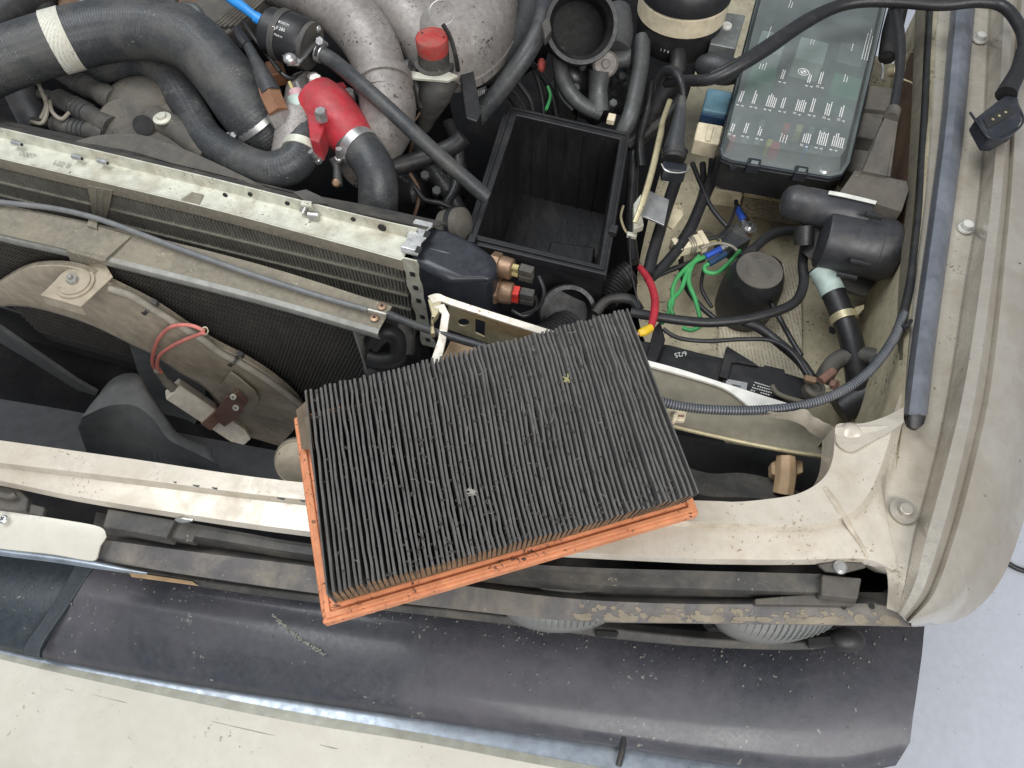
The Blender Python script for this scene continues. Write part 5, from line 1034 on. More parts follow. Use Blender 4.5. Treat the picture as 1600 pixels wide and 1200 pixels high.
# lettering on the lid
def scrib(mb, px, py, k, ln, th=.0009):
    """k lines of fine print too small to read"""
    for i in range(k):
        p = W(px, py, TZ)+lx*(.0033*i)+Z*.0005; s = 0; l_ = ln*random.uniform(.6, 1)
        while s < l_:
            wl = random.uniform(.0012, .0042); mb.box(p+la*(s+wl/2), la*wl/2, lx*th*.5, Z*.00012); s += wl+.0009
    return mb
sm = MB()
rowsx = [(1154, 166, '8', 2, .022), (1175, 169, '8', 2, .026), (1197, 173, '8', 5, .024), (1220, 176, '8', 2, .02), (1243, 180, '15', 5, .022), (1266, 182, '8', 2, .034), (1289, 187, '25', 3, .028), (1312, 190, '25', 2, .022),
         (1141, 213, '15', 2, .017), (1162, 215, '8', 2, .019), (1184, 219, '8', 2, .018), (1254, 230, '25', 4, .02), (1277, 233, '8', 5, .026), (1300, 236, '8', 6, .025), (1220, 130, '8', 2, .022), (1262, 136, '8', 2, .02), (1279, 138, '25', 2, .03)]
for x, y, s_, k_, ln in rowsx:
    p = W(x, y, TZ); text('print', s_, p, la, -lx, .0052, M['white'], lido, .0005); text('print', 'A', p+lx*.0058, la, -lx, .0052, M['white'], lido, .0005)
    q = p+la*.008
    for i in range(k_):
        s = 0; l_ = ln*random.uniform(.65, 1); b_ = q+lx*(.0024*i-.002)+Z*.0005
        while s < l_:
            wl = random.uniform(.0009, .0034); sm.box(b_+la*(s+wl/2), la*wl/2, lx*.0006, Z*.00012); s += wl+.0007
for (x, y, k_, ln) in ((1346, 93, 3, .075), (1232, 12, 2, .02), (1278, 26, 2, .014), (1186, 108, 3, .014), (1330, 80, 1, .02), (1318, 128, 2, .014), (1198, 62, 1, .03), (1266, 70, 2, .012), (1218, 222, 3, .016)): scrib(sm, x, y, k_, ln)
stuff(ob('fine_print', sm, M['white'], lido, smooth=False))
p = W(1255, 113, TZ)+Z*.0004; r_ = sz(p, 8.6)
em = ob('emblem', MB().lathe(p, Z, [(r_, 0), (r_, .0003), (r_*.88, .0003), (r_*.88, 0)], 28, caps=False).lathe(p, Z, [(r_*.56, 0), (r_*.56, .0003), (r_*.47, .0003), (r_*.47, 0)], 22, caps=False), M['white'], lido)
for a0 in (0, math.pi): ob('quadrant', MB().prism([[p]+[p+(la*math.cos(a0+u)+lx*math.sin(a0+u))*r_*.5 for u in [k*math.pi/12 for k in range(7)]]], (0, 0, .0003)), M['white'], lido)
for ch, a0 in (('B', .6), ('M', 0), ('W', -.6)):
    d = la*math.cos(a0)*1+(-lx)*math.sin(a0); text('emblem_letter', ch, p+d*r_*.58-d.cross(Z)*-.0012, d.cross(Z), d, .0026, M['white'], lido, .0002)
# latches, screws
for x, y in ((1180, 254), (1254, 266)): ob('latch', MB().prism([L([(x-10, y-12), (x+11, y-9), (x+8, y+6), (x-12, y+3)], RZ+.003)], (0, 0, -.014)), M['tank'], fb, bevel=.0012); ob('latch_window', MB().prism([L([(x-5, y-4), (x+6, y-2), (x+4, y+3), (x-7, y+1)], RZ+.0034)], (0, 0, -.0006)), M['silver'], fb)
p = W(1287, 265, RZ); ob('screw_post', MB().lathe(p-Z*.022, Z, [(sz(p, 9), 0), (sz(p, 9), .02)], 16), M['tank'], fb); crossscrew('screw', p-Z*.002, Z, sz(p, 9.5), M['steel'], fb, M['core'])
p = W(1146, 258, RZ-.006); ob('lug', MB().lathe(p-Z*.004, Z, [(sz(p, 6.5), 0), (sz(p, 6.5), .004), (sz(p, 3), .004), (sz(p, 3), .002)], 14), M['tank'], fb)
for x in (1206, 1212): ob('front_rib', MB().box(W(x, 278, -.078), Vector((.0016, 0, 0)), Vector((0, .006, 0)), Z*.015), M['plastic'], fb)

# cream support rail under the fuse box
tag(ob('support_rail', MB().prism([L([(1165, 292), (1222, 302), (1220, 312), (1163, 302)], -.15)], (0, 0, -.006)), M['passiv'], bevel=.001), 'short yellowish rail on the tray below the fuse box', 'rail')
tag(ob('pale_box', MB().prism([L([(1118, 280), (1166, 288), (1162, 302), (1114, 296)], -.16)], (0, 0, -.03)), M['cream_c'], bevel=.003), 'pale yellowish block tucked beneath the fuse box front', 'block')
# ------------------------------------------------------------------ relays beside it
t = thing('relay_can', 'dull metal relay can with a bright round bolt head on top', 'relay')
ob('can', MB().prism([L([(1121, 17), (1165, 23), (1150, 76), (1109, 68)], -.04)], (0, 0, -.035)), M['silver'], t, bevel=.002)
ob('foot', MB().prism([L([(1109, 72), (1149, 80), (1145, 90), (1104, 86)], -.062)], (0, 0, -.01)), M['silver'], t, bevel=.001)
p = W(1135, 42, -.04); ob('bolt', MB().lathe(p, Z, [(sz(p, 8), 0), (sz(p, 8), .003), (sz(p, 6.5), .0045), (sz(p, 4), .0046), (.0001, .0042)], 20), M['whitep'], t)
t = thing('teal_relay', 'dusty blue relay next to the fuse box lid', 'relay')
ob('cap', MB().prism([L([(1106, 136), (1146, 143), (1136, 178), (1097, 170)], -.06)], (0, 0, -.012)), M['teal'], t, bevel=.003); ob('base', MB().prism([L([(1097, 171), (1136, 179), (1133, 186), (1095, 178)], -.066)], (0, 0, -.02)), M['navy'], t, bevel=.001)
t = thing('cream_relay', 'grubby cream relay beside the corner of the fuse box', 'relay')
ob('cap', MB().prism([L([(1091, 189), (1131, 196), (1124, 226), (1084, 217)], -.066)], (0, 0, -.025)), M['cream_c'], t, bevel=.0025); ob('ridge', MB().prism([L([(1107, 194), (1116, 196), (1110, 220), (1102, 218)], -.064)], (0, 0, -.004)), M['cream_c'], t, bevel=.001)
for i, (pts, z) in enumerate((([(1357, 131), (1396, 136), (1392, 172), (1350, 168)], -.06), ([(1348, 174), (1388, 178), (1378, 218), (1338, 212)], -.062), ([(1333, 230), (1365, 236), (1352, 272), (1322, 266)], -.075))):
    tag(ob('square_relay', MB().prism([L(pts, z)], (0, 0, -.03)), M['gplastic'], bevel=.003), ['grey brown square relay behind the tapered duct, uppermost of three', 'grey brown square relay behind the tapered duct, middle of three', 'grey brown square relay behind the tapered duct, lowest of three'][i], 'relay', 'square relays along the fuse box')
t = thing('rubber_grommet', 'smooth dark rubber dome between the relays and the fuse box', 'grommet')
ob('dome', MB().ball(W(1124, 108, -.055), [lx*sz(W(1124, 108, -.055), 40), la*sz(W(1124, 108, -.055), 22), Z*.02], 24, 12), M['hose'], t)
t = thing('cable_boot', 'tapered black rubber boot on a wired plug beside the engine', 'boot')
path = cat(L([(1067, 148, -.03), (1064, 168, -.035), (1060, 195, -.042), (1055, 225, -.05), (1053, 244, -.056)]), 6); rad = [sz(p_, 5+15*(i/(len(path)-1))**1.2) for i, p_ in enumerate(path)]
ob('cone', MB().tube(path, rad, 20), M['hose'], t)
ob('collar', pxtube([(1054, 236, -.054), (1052, 250, -.058)], [21, 18], k=3, seg=20), M['hosedk'], t); ob('plug', MB().prism([L([(1036, 250), (1074, 254), (1072, 268), (1036, 264)], -.058)], (0, 0, -.02)), M['tank'], t, bevel=.002)
ob('spring_wire', pxtube([(1034, 256, -.055), (1040, 266, -.055), (1056, 270, -.055), (1072, 268, -.055), (1076, 260, -.055)], 1.4, k=3, seg=6), M['steel'], t)
ob('wire', pxtube([(1068, 152, -.03), (1064, 128, -.02), (1054, 112, -.02), (1040, 112, -.03), (1030, 128, -.05)], [4, 6, 8, 8, 8], seg=12), M['wire'], t)
tag(ob('rusty_rod', pxtube([(1047, 156, -.06), (1036, 188, -.06), (1032, 210, -.06), (1020, 262, -.065), (1006, 310, -.07), (992, 348, -.08)], [4, 4, 5, 5, 5, 4], seg=8, flat=.5), M['passiv']), 'slim yellowish rod with rust beside the tapered boot', 'rod')
t = thing('wing_bracket', 'bare steel angle bracket hanging on the edge of the tray', 'bracket')
ob('plate', MB().prism([L([(1012, 296), (1046, 312), (1038, 352), (1002, 336)], -.085)], (0, 0, -.003)), M['steel'], t, bevel=.0008)
ob('flange', MB().prism([L([(990, 318), (1002, 302), (1004, 338), (1006, 352), (990, 358)], -.09)], (0, 0, -.01)), M['galv'], t, bevel=.001)
ob('foot', MB().prism([L([(1046, 318), (1066, 316), (1068, 336), (1052, 358), (1040, 350)], -.12)], (0, 0, -.004)), M['wing'], t, bevel=.001)
ob('hook', pxtube([(974, 322, -.1), (970, 340, -.1), (978, 362, -.11), (988, 366, -.11)], 2, k=4, seg=6), M['passiv'], t); ob('hook_end', MB().box(W(987, 368, -.11), U*.006, V*.003, Z*.003), M['galv'], t, bevel=.001)

# ------------------------------------------------------------------ actuator
t = thing('vacuum_actuator', 'large black plastic actuator with barrel body and side cylinder', 'actuator')
za = -.055
a_, b_ = W(1226, 314, za), W(1352, 342, za); ax_ = (b_-a_).normalized(); r_ = sz(a_, 28)
ob('cylinder', MB().lathe(a_, ax_, [(r_*.45, -.004), (r_*.8, 0), (r_, .009), (r_, .024), (r_*1.03, .025), (r_*1.03, .09), (r_*.9, .094)], 32), M['actu'], t)
a2_, b2_ = W(1284, 372, -.075), W(1396, 394, -.075); ax2 = (b2_-a2_).normalized(); r2 = sz(a2_, 47); ln = (b2_-a2_).length
ob('barrel', MB().lathe(a2_, ax2, [(r2*.6, -.004), (r2*.98, 0), (r2, .004), (r2, ln*.72), (r2*1.02, ln*.73), (r2*1.02, ln*.9), (r2*.9, ln), (r2*.5, ln*1.04)], 36), M['actu'], t)
for (x, y, z, l_) in ((1352, 334, -.03, 26), (1328, 407, -.06, 30), (1308, 428, -.075, 30)): ob('rib', pxtube([(x, y, z), (x+l_, y+l_*.22, z)], 4.5, k=2, seg=8), M['plastic'], t)
ob('lower_flange', MB().prism([L([(1272, 402), (1300, 420), (1370, 438), (1354, 462), (1330, 455), (1286, 428)], -.11)], (0, 0, -.006)), M['dplastic'], t, bevel=.001)
ob('neck', pxtube([(1284, 350, -.075), (1276, 385, -.09), (1262, 402, -.1)], [16, 14, 12], k=3, seg=14), M['dplastic'], t)
ob('sticker', MB().loft([row([(1296, 298), (1320, 302), (1370, 314)], -.0312, 3), row([(1294, 303), (1320, 308), (1368, 319)], -.0305, 3)], thick=(0, 0, -.0006)), M['whitep'], t)
ob('grommet', pxtube([(1256, 352, -.07), (1256, 382, -.085)], [15, 15], k=2, seg=18), M['hosedk'], t)
t = thing('tapered_duct', 'dusty grey tapered duct rising from an angular box by the wing', 'duct')
ob('box', MB().prism([L([(1336, 266), (1417, 283), (1420, 297), (1409, 330), (1400, 328), (1312, 300)], -.035)], (0, 0, -.045)), M['gplastic'], t, bevel=.0025)
ob('chute', MB().loft([L([(1384, 180), (1402, 184), (1404, 190), (1380, 188)], -.02), L([(1346, 268), (1386, 274), (1392, 276), (1340, 270)], -.034)], close=True).loft([L([(1384, 180), (1403, 184)], -.02), L([(1347, 266), (1386, 274)], -.030)], thick=(0, 0, -.02)), M['gplastic'], t, bevel=.001)
ob('sleeve', pxtube([(1396, 172, -.02), (1391, 186, -.02)], [11, 12], k=2, seg=14), M['gplastic'], t)
ob('cable', pxtube([(1386, -30, .004), (1397, 10, .004), (1406, 60, .0), (1406, 110, -.008), (1398, 160, -.016), (1394, 182, -.02)], [8, 8, 8, 7, 7, 8], seg=12), M['wire'], t)
tag(ob('black_sleeve', pxtube([(1404, 10, -.06), (1394, 50, -.06), (1386, 90, -.065)], [14, 15, 13], k=4, seg=14), M['hosedk']), 'short black sleeve behind the cable next to the fuse box lid', 'sleeve')
t = thing('brass_stud', 'small brass stud with a split pin beside the fuse box', 'stud')
ob('stud', MB().lathe(W(1392, 112, -.06), Vector((.4, -.5, .6)), [(.007, 0), (.007, .01), (.005, .012)], 14), M['passiv'], t); ob('pin', pxtube([(1378, 100, -.055), (1380, 108, -.055), (1378, 124, -.055)], 2, k=3, seg=6), M['steel'], t)
# wing cable (black strip along the inner wing) and corrugated conduit
t = thing('washer_conduit', 'long grey corrugated conduit sweeping round the battery corner and up the wing', 'conduit')
path = cat(L([(1020, 624, -.018), (1060, 634, -.018), (1110, 640, -.018), (1180, 641, -.018), (1250, 634, -.018), (1310, 614, -.018), (1360, 578, -.02), (1396, 530, -.022), (1412, 490, -.024)]), 10); rad = [sz(p_, 7) for p_ in path]
ob('sheath', MB().tube(path, rad, 14), M['seal'], t); stuff(ob('corrugation', ridges(MB(), path, rad, .0026, .0005, 14), M['hose'], t))
ob('upper_cable', pxtube([(1410, 494, -.024), (1420, 455, -.026), (1428, 400, -.028), (1436, 330, -.03), (1441, 250, -.032), (1446, 150, -.034), (1453, 40, -.034), (1458, -40, -.034)], [7, 7, 6, 6, 6, 6, 6, 6], seg=12), M['hosedk'], t)
tag(ob('wing_clip', pxtube([(1405, 512, -.022), (1418, 508, -.015), (1424, 500, -.02), (1412, 516, -.02)], 3, k=3, seg=6), M['plastic']), 'small black wire clip on the inner wing', 'clip')
# harness over the fuse box with a dangling plug
h = thing('sensor_cable', 'thick black cable arching over the fuse box lid and the fender', 'cable')
ob('sheath', pxtube([(1040, 128, -.05), (1075, 126, -.035), (1110, 124, -.02), (1150, 106, -.008), (1200, 76, .0), (1250, 42, .004), (1300, 14, .006), (1345, 3, .01), (1400, 3, .014), (1470, 8, .02), (1530, 3, .028), (1570, 12, .03), (1596, 48, .03), (1600, 85, .028)], [9, 9, 9, 10, 10, 9, 9, 9, 9, 9, 9, 9, 9, 9], seg=14), M['wire'], h)
ob('second_core', pxtube([(1110, 118, -.018), (1160, 92, -.004), (1215, 56, .004), (1270, 22, .008), (1340, -6, .012)], 6, seg=10), M['wire'], h)
ob('sleeve', pxtube([(1599, 80, .028), (1592, 108, .026), (1578, 135, .022), (1572, 148, .02)], [11, 12, 14, 16], k=5, seg=14), M['hosedk'], h)
t = thing('dangling_plug', 'black three pin plug with wire clip lying on the fender edge', 'plug')
ob('housing', MB().prism([L([(1526, 182), (1570, 148), (1592, 150), (1598, 186), (1590, 200), (1560, 216), (1545, 216)], .022)], (0, 0, -.02)), M['tank'], t, bevel=.003)
rc2 = ob('socket', MB().prism([L([(1537, 186), (1579, 164), (1586, 176), (1544, 200)], .0232)], (0, 0, -.003)), M['core'], t, bevel=.0006)
for k_ in range(3): ob('pin', MB().lathe(W(1551+k_*10, 187-k_*5.6, .0236), Z, [(.0016, 0), (.0016, .0008)], 8), M['passiv'], rc2)
ob('wire_clip', pxtube([(1516, 176, .018), (1530, 196, .02), (1546, 216, .022), (1572, 214, .022), (1598, 192, .02), (1592, 168, .018), (1578, 146, .02)], 2, k=4, seg=6), M['tank'], t)

# ------------------------------------------------------------------ things on the tray
t = thing('pump_canister', 'short black rubber capped canister standing on the label covered tray', 'canister')
p = W(1158, 486, -.198); r_ = sz(p, 45)
ob('body', MB().lathe(p, Z, [(r_*.9, 0), (r_*.98, .01), (r_, .035), (r_*.95, .06), (r_*.84, .078), (r_*.76, .084), (r_*.74, .083)], 36), M['plastic'], t)
ob('cap', MB().lathe(p+Z*.082, Z, [(r_*.76, 0), (r_*.74, .0025), (r_*.42, .0032), (r_*.4, .0026), (r_*.05, .003)], 36), M['gplastic'], t)
t = thing('rubber_elbow', 'small black rubber elbow leaning behind the capped canister', 'elbow'); ob('knob', pxtube([(1186, 412, -.17), (1204, 420, -.165), (1206, 440, -.175)], [16, 19, 15], k=4, seg=16), M['hosedk'], t)
t = thing('square_relay_box', 'flat dark grey square relay among the coloured wires', 'relay')
ob('case', MB().prism([L([(1150, 347), (1174, 373), (1147, 390), (1120, 372)], -.14)], (0, 0, -.022)), M['hose'], t, bevel=.0012)
t = thing('ring_terminal', 'bright ring terminal with blue sleeve screwed to the tray', 'terminal')
p = W(1170, 356, -.15)
ob('ring', MB().lathe(p, Z, [(sz(p, 12), 0), (sz(p, 12), .002), (sz(p, 8), .0024)], 20), M['zinc'], t); crossscrew('screw', p+Z*.002, Z, sz(p, 7.5), M['zinc'], t, M['core'])
ob('tongue', pxtube([(1166, 352, -.149), (1161, 342, -.148)], 5, k=2, seg=8, flat=.5), M['zinc'], t); ob('sleeve', pxtube([(1162, 344, -.148), (1151, 325, -.146)], [6, 5], k=3, seg=12), M['bluet'], t)
ob('stud_post', MB().lathe(p-Z*.05, Z, [(sz(p, 9), 0), (sz(p, 9), .05)], 12), M['brass'], t)
t = thing('cream_connector', 'yellowed cream plastic connector tied up with grey wire', 'connector')
ca_, cb_ = W(1058, 388, -.135), W(1100, 377, -.135); cx_ = (cb_-ca_).normalized(); cy_ = Z.cross(cx_)
ob('shell', MB().box((ca_+cb_)/2, cx_*(cb_-ca_).length/2, cy_*.0085, Z*.008), M['cream_c'], t, bevel=.0015); ob('cap', MB().box(ca_-cx_*.002, cx_*.0035, cy_*.0105, Z*.0095), M['cream_c'], t, bevel=.001); ob('flange', MB().box(cb_-cx_*.003, cx_*.0035, cy_*.011, Z*.010), M['cream_c'], t, bevel=.001)
for k_ in (-.003, .0, .003): ob('tie', MB().tube([(ca_+cb_)/2+cx_*k_+(cy_*math.cos(u)*.011+Z*math.sin(u)*.0105) for u in [k*math.pi/10 for k in range(21)]], .0009, 6), M['cond'], t)
for i, (pts, m) in enumerate((([(1034, 505), (1050, 477), (1051, 452), (1060, 432), (1082, 411), (1104, 400)], 'green'), ([(1094, 497), (1086, 467), (1076, 440), (1081, 416), (1092, 400)], 'green'), ([(1156, 392), (1137, 413), (1120, 426), (1104, 425), (1101, 417), (1108, 412)], 'green'), ([(1052, 492), (1046, 474), (1064, 452), (1074, 425), (1090, 404)], 'green'), ([(1066, 512), (1080, 516), (1094, 510)], 'green'))):
    tag(ob('green_wire', pxtube([(x, y, -.145) for x, y in pts], 3.6, seg=10), M[m]), ['longest bright green wire ending loose above the black cable', 'bright green wire hanging straight down beside the black canister', 'bright green wire looping from the blue terminals to the square relay', 'bright green wire crossing behind the longest one', 'short green wire stub below the thick black cable'][i], 'wire', 'green wires')
for i, (a0, b0, m) in enumerate((((1102, 401), (1126, 389), 'bluet'), ((1108, 412), (1134, 397), 'navy'))):
    t = thing('crimp_terminal', ['blue crimp terminal with bright tip by the square relay', 'navy blue crimp terminal below the brighter one'][i], 'terminal')
    ob('sleeve', MB().tube([W(*a0, -.143), W(*b0, -.141)], .0042, 12), M[m], t); d = (W(*b0, -.141)-W(*a0, -.143)).normalized(); q = W(*b0, -.141); ob('tip', MB().tube([q, q+d*.009], .0042, 12), M['zinc'] if not i else M['wire'], t)
tag(ob('yellow_green_wire', pxtube([(1098, 386, -.138), (1112, 380, -.136), (1124, 377, -.138)], 5, k=4, seg=10), M['leaf']), 'short yellow green wire from the cream connector to the relay', 'wire')
for i, (pts, r_, z) in enumerate((
    ([(1168, 344), (1152, 322), (1150, 314)], 4, -.146), ([(1150, 322), (1140, 350), (1124, 368), (1104, 374)], 3, -.13),
    ([(1244, 362), (1222, 362), (1200, 370), (1178, 388), (1158, 404)], 9, -.12),
    ([(1258, 384), (1254, 412), (1256, 440), (1246, 468), (1220, 484), (1170, 498), (1110, 504), (1060, 500), (1020, 494), (985, 488)], 9, -.11),
    ([(1150, 500), (1185, 512), (1222, 540), (1250, 565), (1268, 590)], 9, -.115),
    ([(1036, 514), (1060, 528), (1105, 533), (1160, 530), (1205, 532), (1238, 552), (1262, 586)], 4, -.105),
    ([(1194, 452), (1215, 492), (1236, 530), (1252, 556)], 5, -.14),
    ([(1116, 250), (1112, 280), (1095, 320), (1074, 368), (1040, 412), (1012, 438)], 10, -.13), ([(1098, 256), (1098, 296), (1080, 345), (1060, 380)], 6, -.14),
    ([(1082, 255), (1096, 290), (1112, 325), (1136, 354)], 4.5, -.125), ([(1060, 270), (1050, 300), (1040, 330), (1022, 390), (1012, 430)], 11, -.12),
    ([(1064, 398), (1066, 430), (1076, 455), (1096, 480), (1120, 500)], 5, -.16), ([(1100, 420), (1096, 450), (1112, 480)], 3.5, -.17),
    ([(1010, 440), (1040, 425), (1075, 412), (1100, 405)], 5, -.15), ([(1082, 372), (1092, 362), (1110, 364), (1124, 376)], 1.8, -.13), ([(1095, 388), (1120, 380), (1142, 384), (1152, 392)], 2.5, -.128),
    ([(984, 370), (986, 420), (994, 460), (1000, 482)], 1.8, -.11))):
    labs = ['short black lead on the blue ring terminal sleeve', 'thin black lead from the ring terminal to the cream connector', 'thick black cable leaving the actuator grommet to the square relay', 'thick black battery cable sweeping round the capped canister', 'thick black branch cable dropping to the battery terminal', 'thin black wire running above the battery to its terminal', 'straight thin black rod leaning from the canister to the battery', 'thick black harness coming down from the fuse box front', 'slimmer black harness beside the thick one below the fuse box', 'thin black wire slanting from the fuse box to the square relay', 'black strap hose below the tapered boot', 'black wire dropping from the cream connector behind the green wires', 'thin black wire curving beside the capped canister', 'black wire branching left from the crimp terminals', 'hair thin dark wire arched over the cream connector', 'thin grey brown wire over the square relay', 'hair thin dark wire hanging under the steel angle bracket']
    m = 'wire' if i != 15 else 'cond'
    tag(ob('black_cable' if r_ > 6 else 'thin_wire', pxtube([(x, y, z) for x, y in pts], r_*.86, seg=12), M[m]), labs[i], 'cable' if r_ > 6 else 'wire')
t = thing('red_cable', 'red battery cable with yellow crimp end beside the filter corner', 'cable')
ob('wire', pxtube([(1000, 418, -.12), (1014, 438, -.11), (1023, 465, -.1), (1022, 490, -.09), (1017, 512, -.085)], [5, 6, 6.5, 6.5, 5.5], seg=12), M['redw'], t)
ob('crimp', pxtube([(1017, 512, -.085), (1006, 518, -.083), (998, 521, -.083)], [6.5, 7.5, 5], k=3, seg=12), M['yellow'], t); ob('strands', pxtube([(998, 521, -.083), (990, 526, -.084)], [4, 3], k=2, seg=8), M['copper'], t)
# filler hose with mint label and strap
t = thing('filler_hose', 'black filler hose with pale mint label and brassy strap on the wing', 'hose')
path = cat(L([(1280, 418, -.10), (1296, 446, -.105), (1312, 482, -.11), (1328, 525, -.115), (1338, 575, -.13), (1342, 620, -.15)]), 8); rad = [sz(p_, 18) for p_ in path]
ob('tube', MB().tube(path, rad, 22), M['plastic'], t); ob('label_wrap', MB().tube(path[1:12], [r_+.0005 for r_ in rad[1:12]], 22, caps=False), M['mint'], t)
band(t, 'strap', path[19], path[20]-path[18], rad[19]+.001, .009, M['passiv']); ob('strap_tail', MB().prism([L([(1336, 480), (1350, 476), (1350, 482), (1340, 492)], -.095)], (0, 0, -.008)), M['passiv'], t)

# ------------------------------------------------------------------ battery and headlamp panel
t = thing('battery', 'black battery with white 6/25 mark and grey label in the tray', 'battery')
zb = -.13
ob('case', MB().prism([L([(990, 530), (1046, 538), (1092, 550), (1200, 574), (1262, 592), (1262, 625), (1238, 650), (1150, 640), (1000, 600)], zb)], (0, 0, -.13)), M['plastic'], t, bevel=.003)
ob('handle', MB().prism([L([(1022, 512), (1032, 500), (1040, 530), (1024, 572), (1008, 566)], zb+.012)], (0, 0, -.014)), M['plastic'], t, bevel=.002)
ob('wedge', MB().prism([L([(1124, 588), (1136, 540), (1178, 566), (1186, 572), (1150, 566), (1144, 566), (1138, 592)], zb+.008)], (0, 0, -.01)), M['plastic'], t, bevel=.001)
ob('lid_step', MB().prism([L([(1140, 566), (1190, 574), (1196, 570), (1226, 577), (1228, 586), (1262, 596), (1256, 622), (1180, 618), (1128, 598)], zb+.004)], (0, 0, -.006)), M['plastic'], t, bevel=.001)
text('date_mark', '6/25', W(1072, 549, zb+.0006), W(1052, 555, zb)-W(1074, 551, zb), W(1062, 560, zb)-W(1062, 548, zb), .0085, M['white'], t)
ob('grey_sticker', MB().prism([L([(1136, 592), (1168, 598), (1166, 612), (1132, 604)], zb+.0052)], (0, 0, -.0008)), M['greyl'], t); ob('grey_sticker_bar', MB().prism([L([(1144, 600), (1158, 603), (1158, 605), (1144, 602)], zb+.0056)], (0, 0, -.0004)), M['hose'], t)
sm = MB()
for i in range(4):
    p0, p1 = W(1206, 618-i*4.2, zb+.005), W(1172+i*2, 609-i*4.0, zb+.005); n_ = 9
    for k_ in range(n_):
        if random.random() < .85: a0 = p0+(p1-p0)*(k_/n_); b0 = p0+(p1-p0)*((k_+.7)/n_); sm.tube([a0, b0], .0008, 4)
stuff(ob('fine_print', sm, M['white'], t))
ob('vent_tube', pxtube([(1206, 602, zb+.012), (1214, 614, zb+.01), (1232, 622, zb+.008), (1262, 630, zb+.006)], 4, k=4, seg=8), M['olive'], t)
t = thing('battery_terminal', 'round grimy battery clamp with bolt at the end of the black cables', 'terminal')
p = W(1274, 606, -.115); ob('clamp', MB().lathe(p-Z*.02, Z, [(sz(p, 16), 0), (sz(p, 17), .012), (sz(p, 16), .02), (sz(p, 10), .022), (sz(p, 9), .018), (.0001, .018)], 24), M['gplastic'], t)
ob('bolt', MB().tube([W(1282, 596, -.112), W(1302, 580, -.112)], .005, 8), M['rust'], t); ob('lug', MB().box(W(1266, 593, -.105), U*.006, V*.0035, Z*.0025), M['brass'], t, bevel=.0006); ob('nut', hexbolt(W(1300, 600, -.118), Vector((.5, -.5, .5)), .006, .006), M['rust'], t)
for pts, r_, lab in (([(1285, 595, -.14), (1305, 565, -.13), (1340, 555, -.12), (1385, 562, -.11)], 14, 'dark dusty hose crossing above the battery clamp'), ([(1370, 560, -.1), (1382, 590, -.12), (1388, 620, -.14), (1380, 650, -.16)], 12, 'grey dusty hose dropping into the corner by the wing'), ([(1310, 640, -.16), (1345, 620, -.15), (1380, 600, -.14)], 24, 'black bulky hose in the corner below the conduit')):
    tag(ob('corner_hose', pxtube(pts, r_, seg=14), M['dplastic' if r_ < 20 else 'plastic']), lab, 'hose')
tag(ob('white_strip', MB().loft([row([(1004, 561), (1060, 576), (1126, 597), (1170, 611), (1240, 633)], -.045, 4), row([(1004, 569), (1060, 584), (1130, 606), (1172, 636), (1184, 642)], -.045, 4)], thick=(0, 0, -.003)), M['whitep']), 'white painted strip along the front of the battery', 'strip')
t = thing('lamp_backing_sheet', 'olive grey inner headlamp panel with cream lower lip below the conduit', 'panel')
rw = [row([(1000, 572), (1060, 586), (1128, 608), (1172, 636), (1240, 644), (1290, 672)], -.05, 4), row([(1000, 630), (1060, 640), (1120, 650), (1180, 658), (1250, 668), (1300, 692)], -.046, 4), row([(1000, 650), (1060, 668), (1120, 682), (1180, 695), (1250, 708), (1304, 716)], -.05, 4)]
ob('sheet', MB().loft(rw, thick=(0, 0, -.002)), M['olive'], t); ob('lip', MB().tube(rw[-1], .0022, 8), M['passiv'], t)
cg = thing('crumpled_flange', 'crumpled cream flange joining the headlamp panel to the corner', 'flange')
ca_ = row([(1200, 643), (1235, 643), (1258, 640), (1273, 651), (1290, 660), (1306, 668)], -.012, 6); cb_ = row([(1190, 650), (1232, 655), (1255, 664), (1266, 674), (1284, 684), (1305, 696)], -.03, 6)
ob('sheet', MB().loft([[p+Vector((0, 0, .003*noise.noise(p*140))) for p in ca_], [(p+q)/2+Vector((0, 0, .007*noise.noise(p*120+Vector((3, 1, 2))))) for p, q in zip(ca_, cb_)], cb_], thick=(0, 0, -.0015)), M['cream'], cg, ang=60)
t = thing('plastic_clip', 'small cream plastic clip on the olive headlamp panel', 'clip')
ob('plate', MB().prism([L([(1040, 637), (1074, 640), (1070, 658), (1046, 656)], -.030)], (0, 0, -.006)), M['cream_c'], t, bevel=.0015); ob('tongue', pxtube([(1056, 646, -.026), (1054, 654, -.024), (1051, 661, -.028)], [4, 4, 3], k=3, seg=8), M['cream_c'], t); ob('slot', MB().prism([L([(1060, 648), (1069, 649), (1069, 652), (1060, 651)], -.0297)], (0, 0, -.0005)), M['rust'], t)
t = thing('headlamp_adjuster', 'tan plastic headlamp adjuster knob in the dark front opening', 'knob')
ob('stem', pxtube([(1228, 712, -.06), (1228, 740, -.066), (1224, 772, -.075)], [15, 17, 17], k=3, seg=8), M['tan'], t, bevel=.001); ob('wings', MB().prism([L([(1205, 722), (1218, 716), (1240, 716), (1256, 720), (1256, 738), (1240, 744), (1216, 744), (1206, 740)], -.066)], (0, 0, -.012)), M['tan'], t, bevel=.0035)
t = thing('lower_air_duct', 'smooth dark grey duct in the opening beside the filter corner', 'duct')
ob('skin', MB().loft([row([(1040, 716), (1080, 732), (1115, 740), (1160, 739), (1210, 750), (1260, 775), (1300, 800)], -.085, 5), row([(1040, 750), (1080, 768), (1115, 776), (1160, 777), (1205, 782), (1250, 800), (1290, 820)], -.075, 5), row([(1040, 790), (1080, 800), (1115, 805), (1160, 806), (1205, 810), (1250, 825), (1290, 840)], -.09, 5)], thick=(0, 0, -.003)), M['dplastic'], t, ang=60)
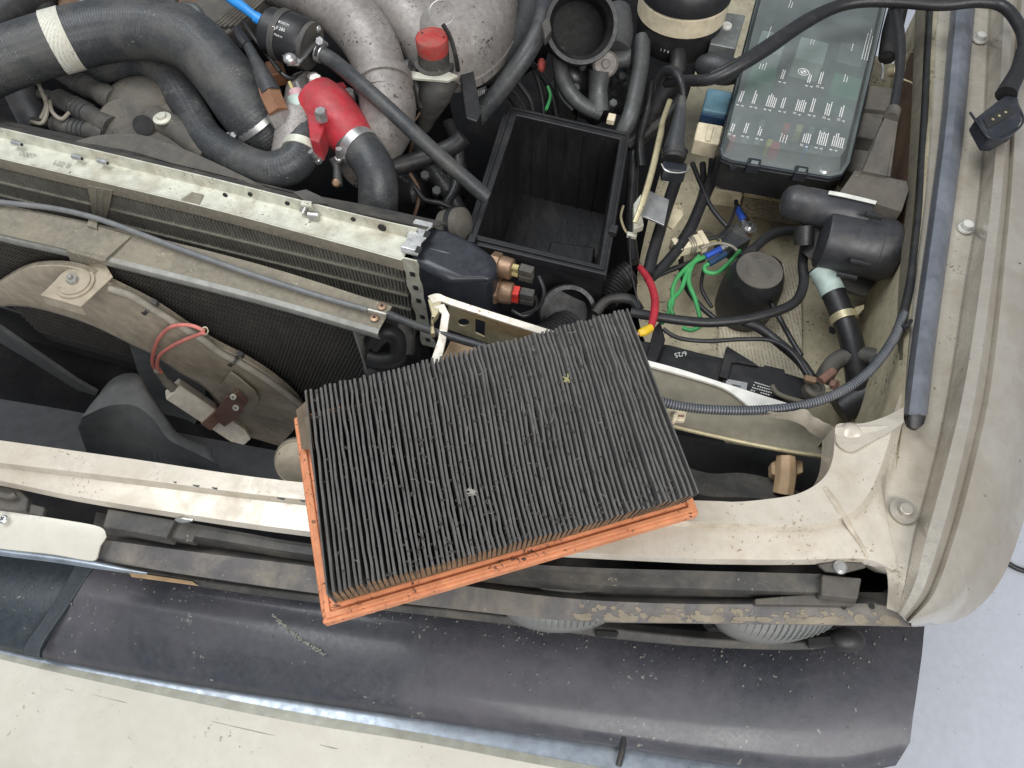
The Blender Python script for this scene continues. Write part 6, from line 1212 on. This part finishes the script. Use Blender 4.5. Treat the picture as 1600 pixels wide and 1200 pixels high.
ob('floor_panel', MB().prism([L([(1000, 660), (1060, 680), (1320, 722), (1330, 830), (980, 830)], -.125)], (0, 0, -.003)), M['core'], t)
# intake snorkel and corrugated pipe in the shadow behind the filter
t = thing('intake_snorkel', 'black intake snorkel mouth in the shadow behind the filter', 'snorkel')
p = W(888, 490, -.14); ob('mouth', MB().lathe(p, Vector((.1, -.6, .75)), [(.032, -.05), (.034, -.004), (.036, 0), (.034, .003), (.029, .003), (.027, -.02), (.0001, -.024)], 30), M['plastic'], t)
stuff(ob('rings', ridges(MB(), lin(W(850, 545, -.12), W(885, 520, -.13), 6), [.026]*7, .005, .0015, 22), M['hosedk'], t)); ob('pipe', MB().tube(lin(W(845, 548, -.12), W(892, 516, -.132), 4), .026, 24), M['hosedk'], t)
t = thing('corrugated_pipe', 'black corrugated pipe in the dark between air box and tray', 'pipe'); path = cat(L([(945, 470, -.16), (965, 440, -.155), (985, 425, -.15)]), 6); ob('pipe', MB().tube(path, .016, 18), M['hosedk'], t); stuff(ob('rings', ridges(MB(), path, [.016]*len(path), .005, .0016, 18), M['hosedk'], t))
tag(ob('loop_hose', pxtube([(930, 490, -.13), (950, 468, -.125), (985, 468, -.125), (1000, 486, -.13)], 8, seg=12), M['hosedk']), 'black hose loop just behind the filter top corner', 'hose')
t = thing('washer_pump', 'dusty grey pump body between the radiator tank and the air box', 'pump'); p = W(712, 352, -.08)
ob('body', MB().lathe(p, Vector((.8, -.25, .4)), [(.012, -.02), (.019, -.016), (.021, 0), (.02, .012), (.012, .016)], 24), M['gplastic'], t); ob('strap', MB().lathe(p, Vector((.8, -.25, .4)), [(.0212, -.003), (.0222, -.003), (.0222, .003), (.0212, .003)], 24), M['plastic'], t)

# ------------------------------------------------------------------ origins at each thing's base
bpy.context.view_layer.update()
def kids(o): return [c for c in COL.objects if c.parent == o]
KID = {}
for o in COL.objects:
    if o.parent: KID.setdefault(o.parent.name, []).append(o)
def walk(o):
    yield o
    for c in KID.get(o.name, []): yield from walk(c)
for root in [o for o in list(COL.objects) if not o.parent and o.type in ('MESH', 'EMPTY')]:
    vs = [v.co for o in walk(root) if o.type == 'MESH' for v in o.data.vertices]
    if not vs: continue
    lo = Vector([min(v[i] for v in vs) for i in range(3)]); hi = Vector([max(v[i] for v in vs) for i in range(3)])
    base_ = Vector(((lo.x+hi.x)/2, (lo.y+hi.y)/2, lo.z))
    def place(o, pw):
        if o is root: c = base_
        else:
            vv = [v.co for v in o.data.vertices]
            c = Vector([(min(v[i] for v in vv)+max(v[i] for v in vv))/2 for i in range(3)])
        if o.type == 'MESH': o.data.transform(Matrix.Translation(-c))
        o.location = c-pw
        for k in KID.get(o.name, []): place(k, c)
    place(root, Vector((0, 0, 0)))
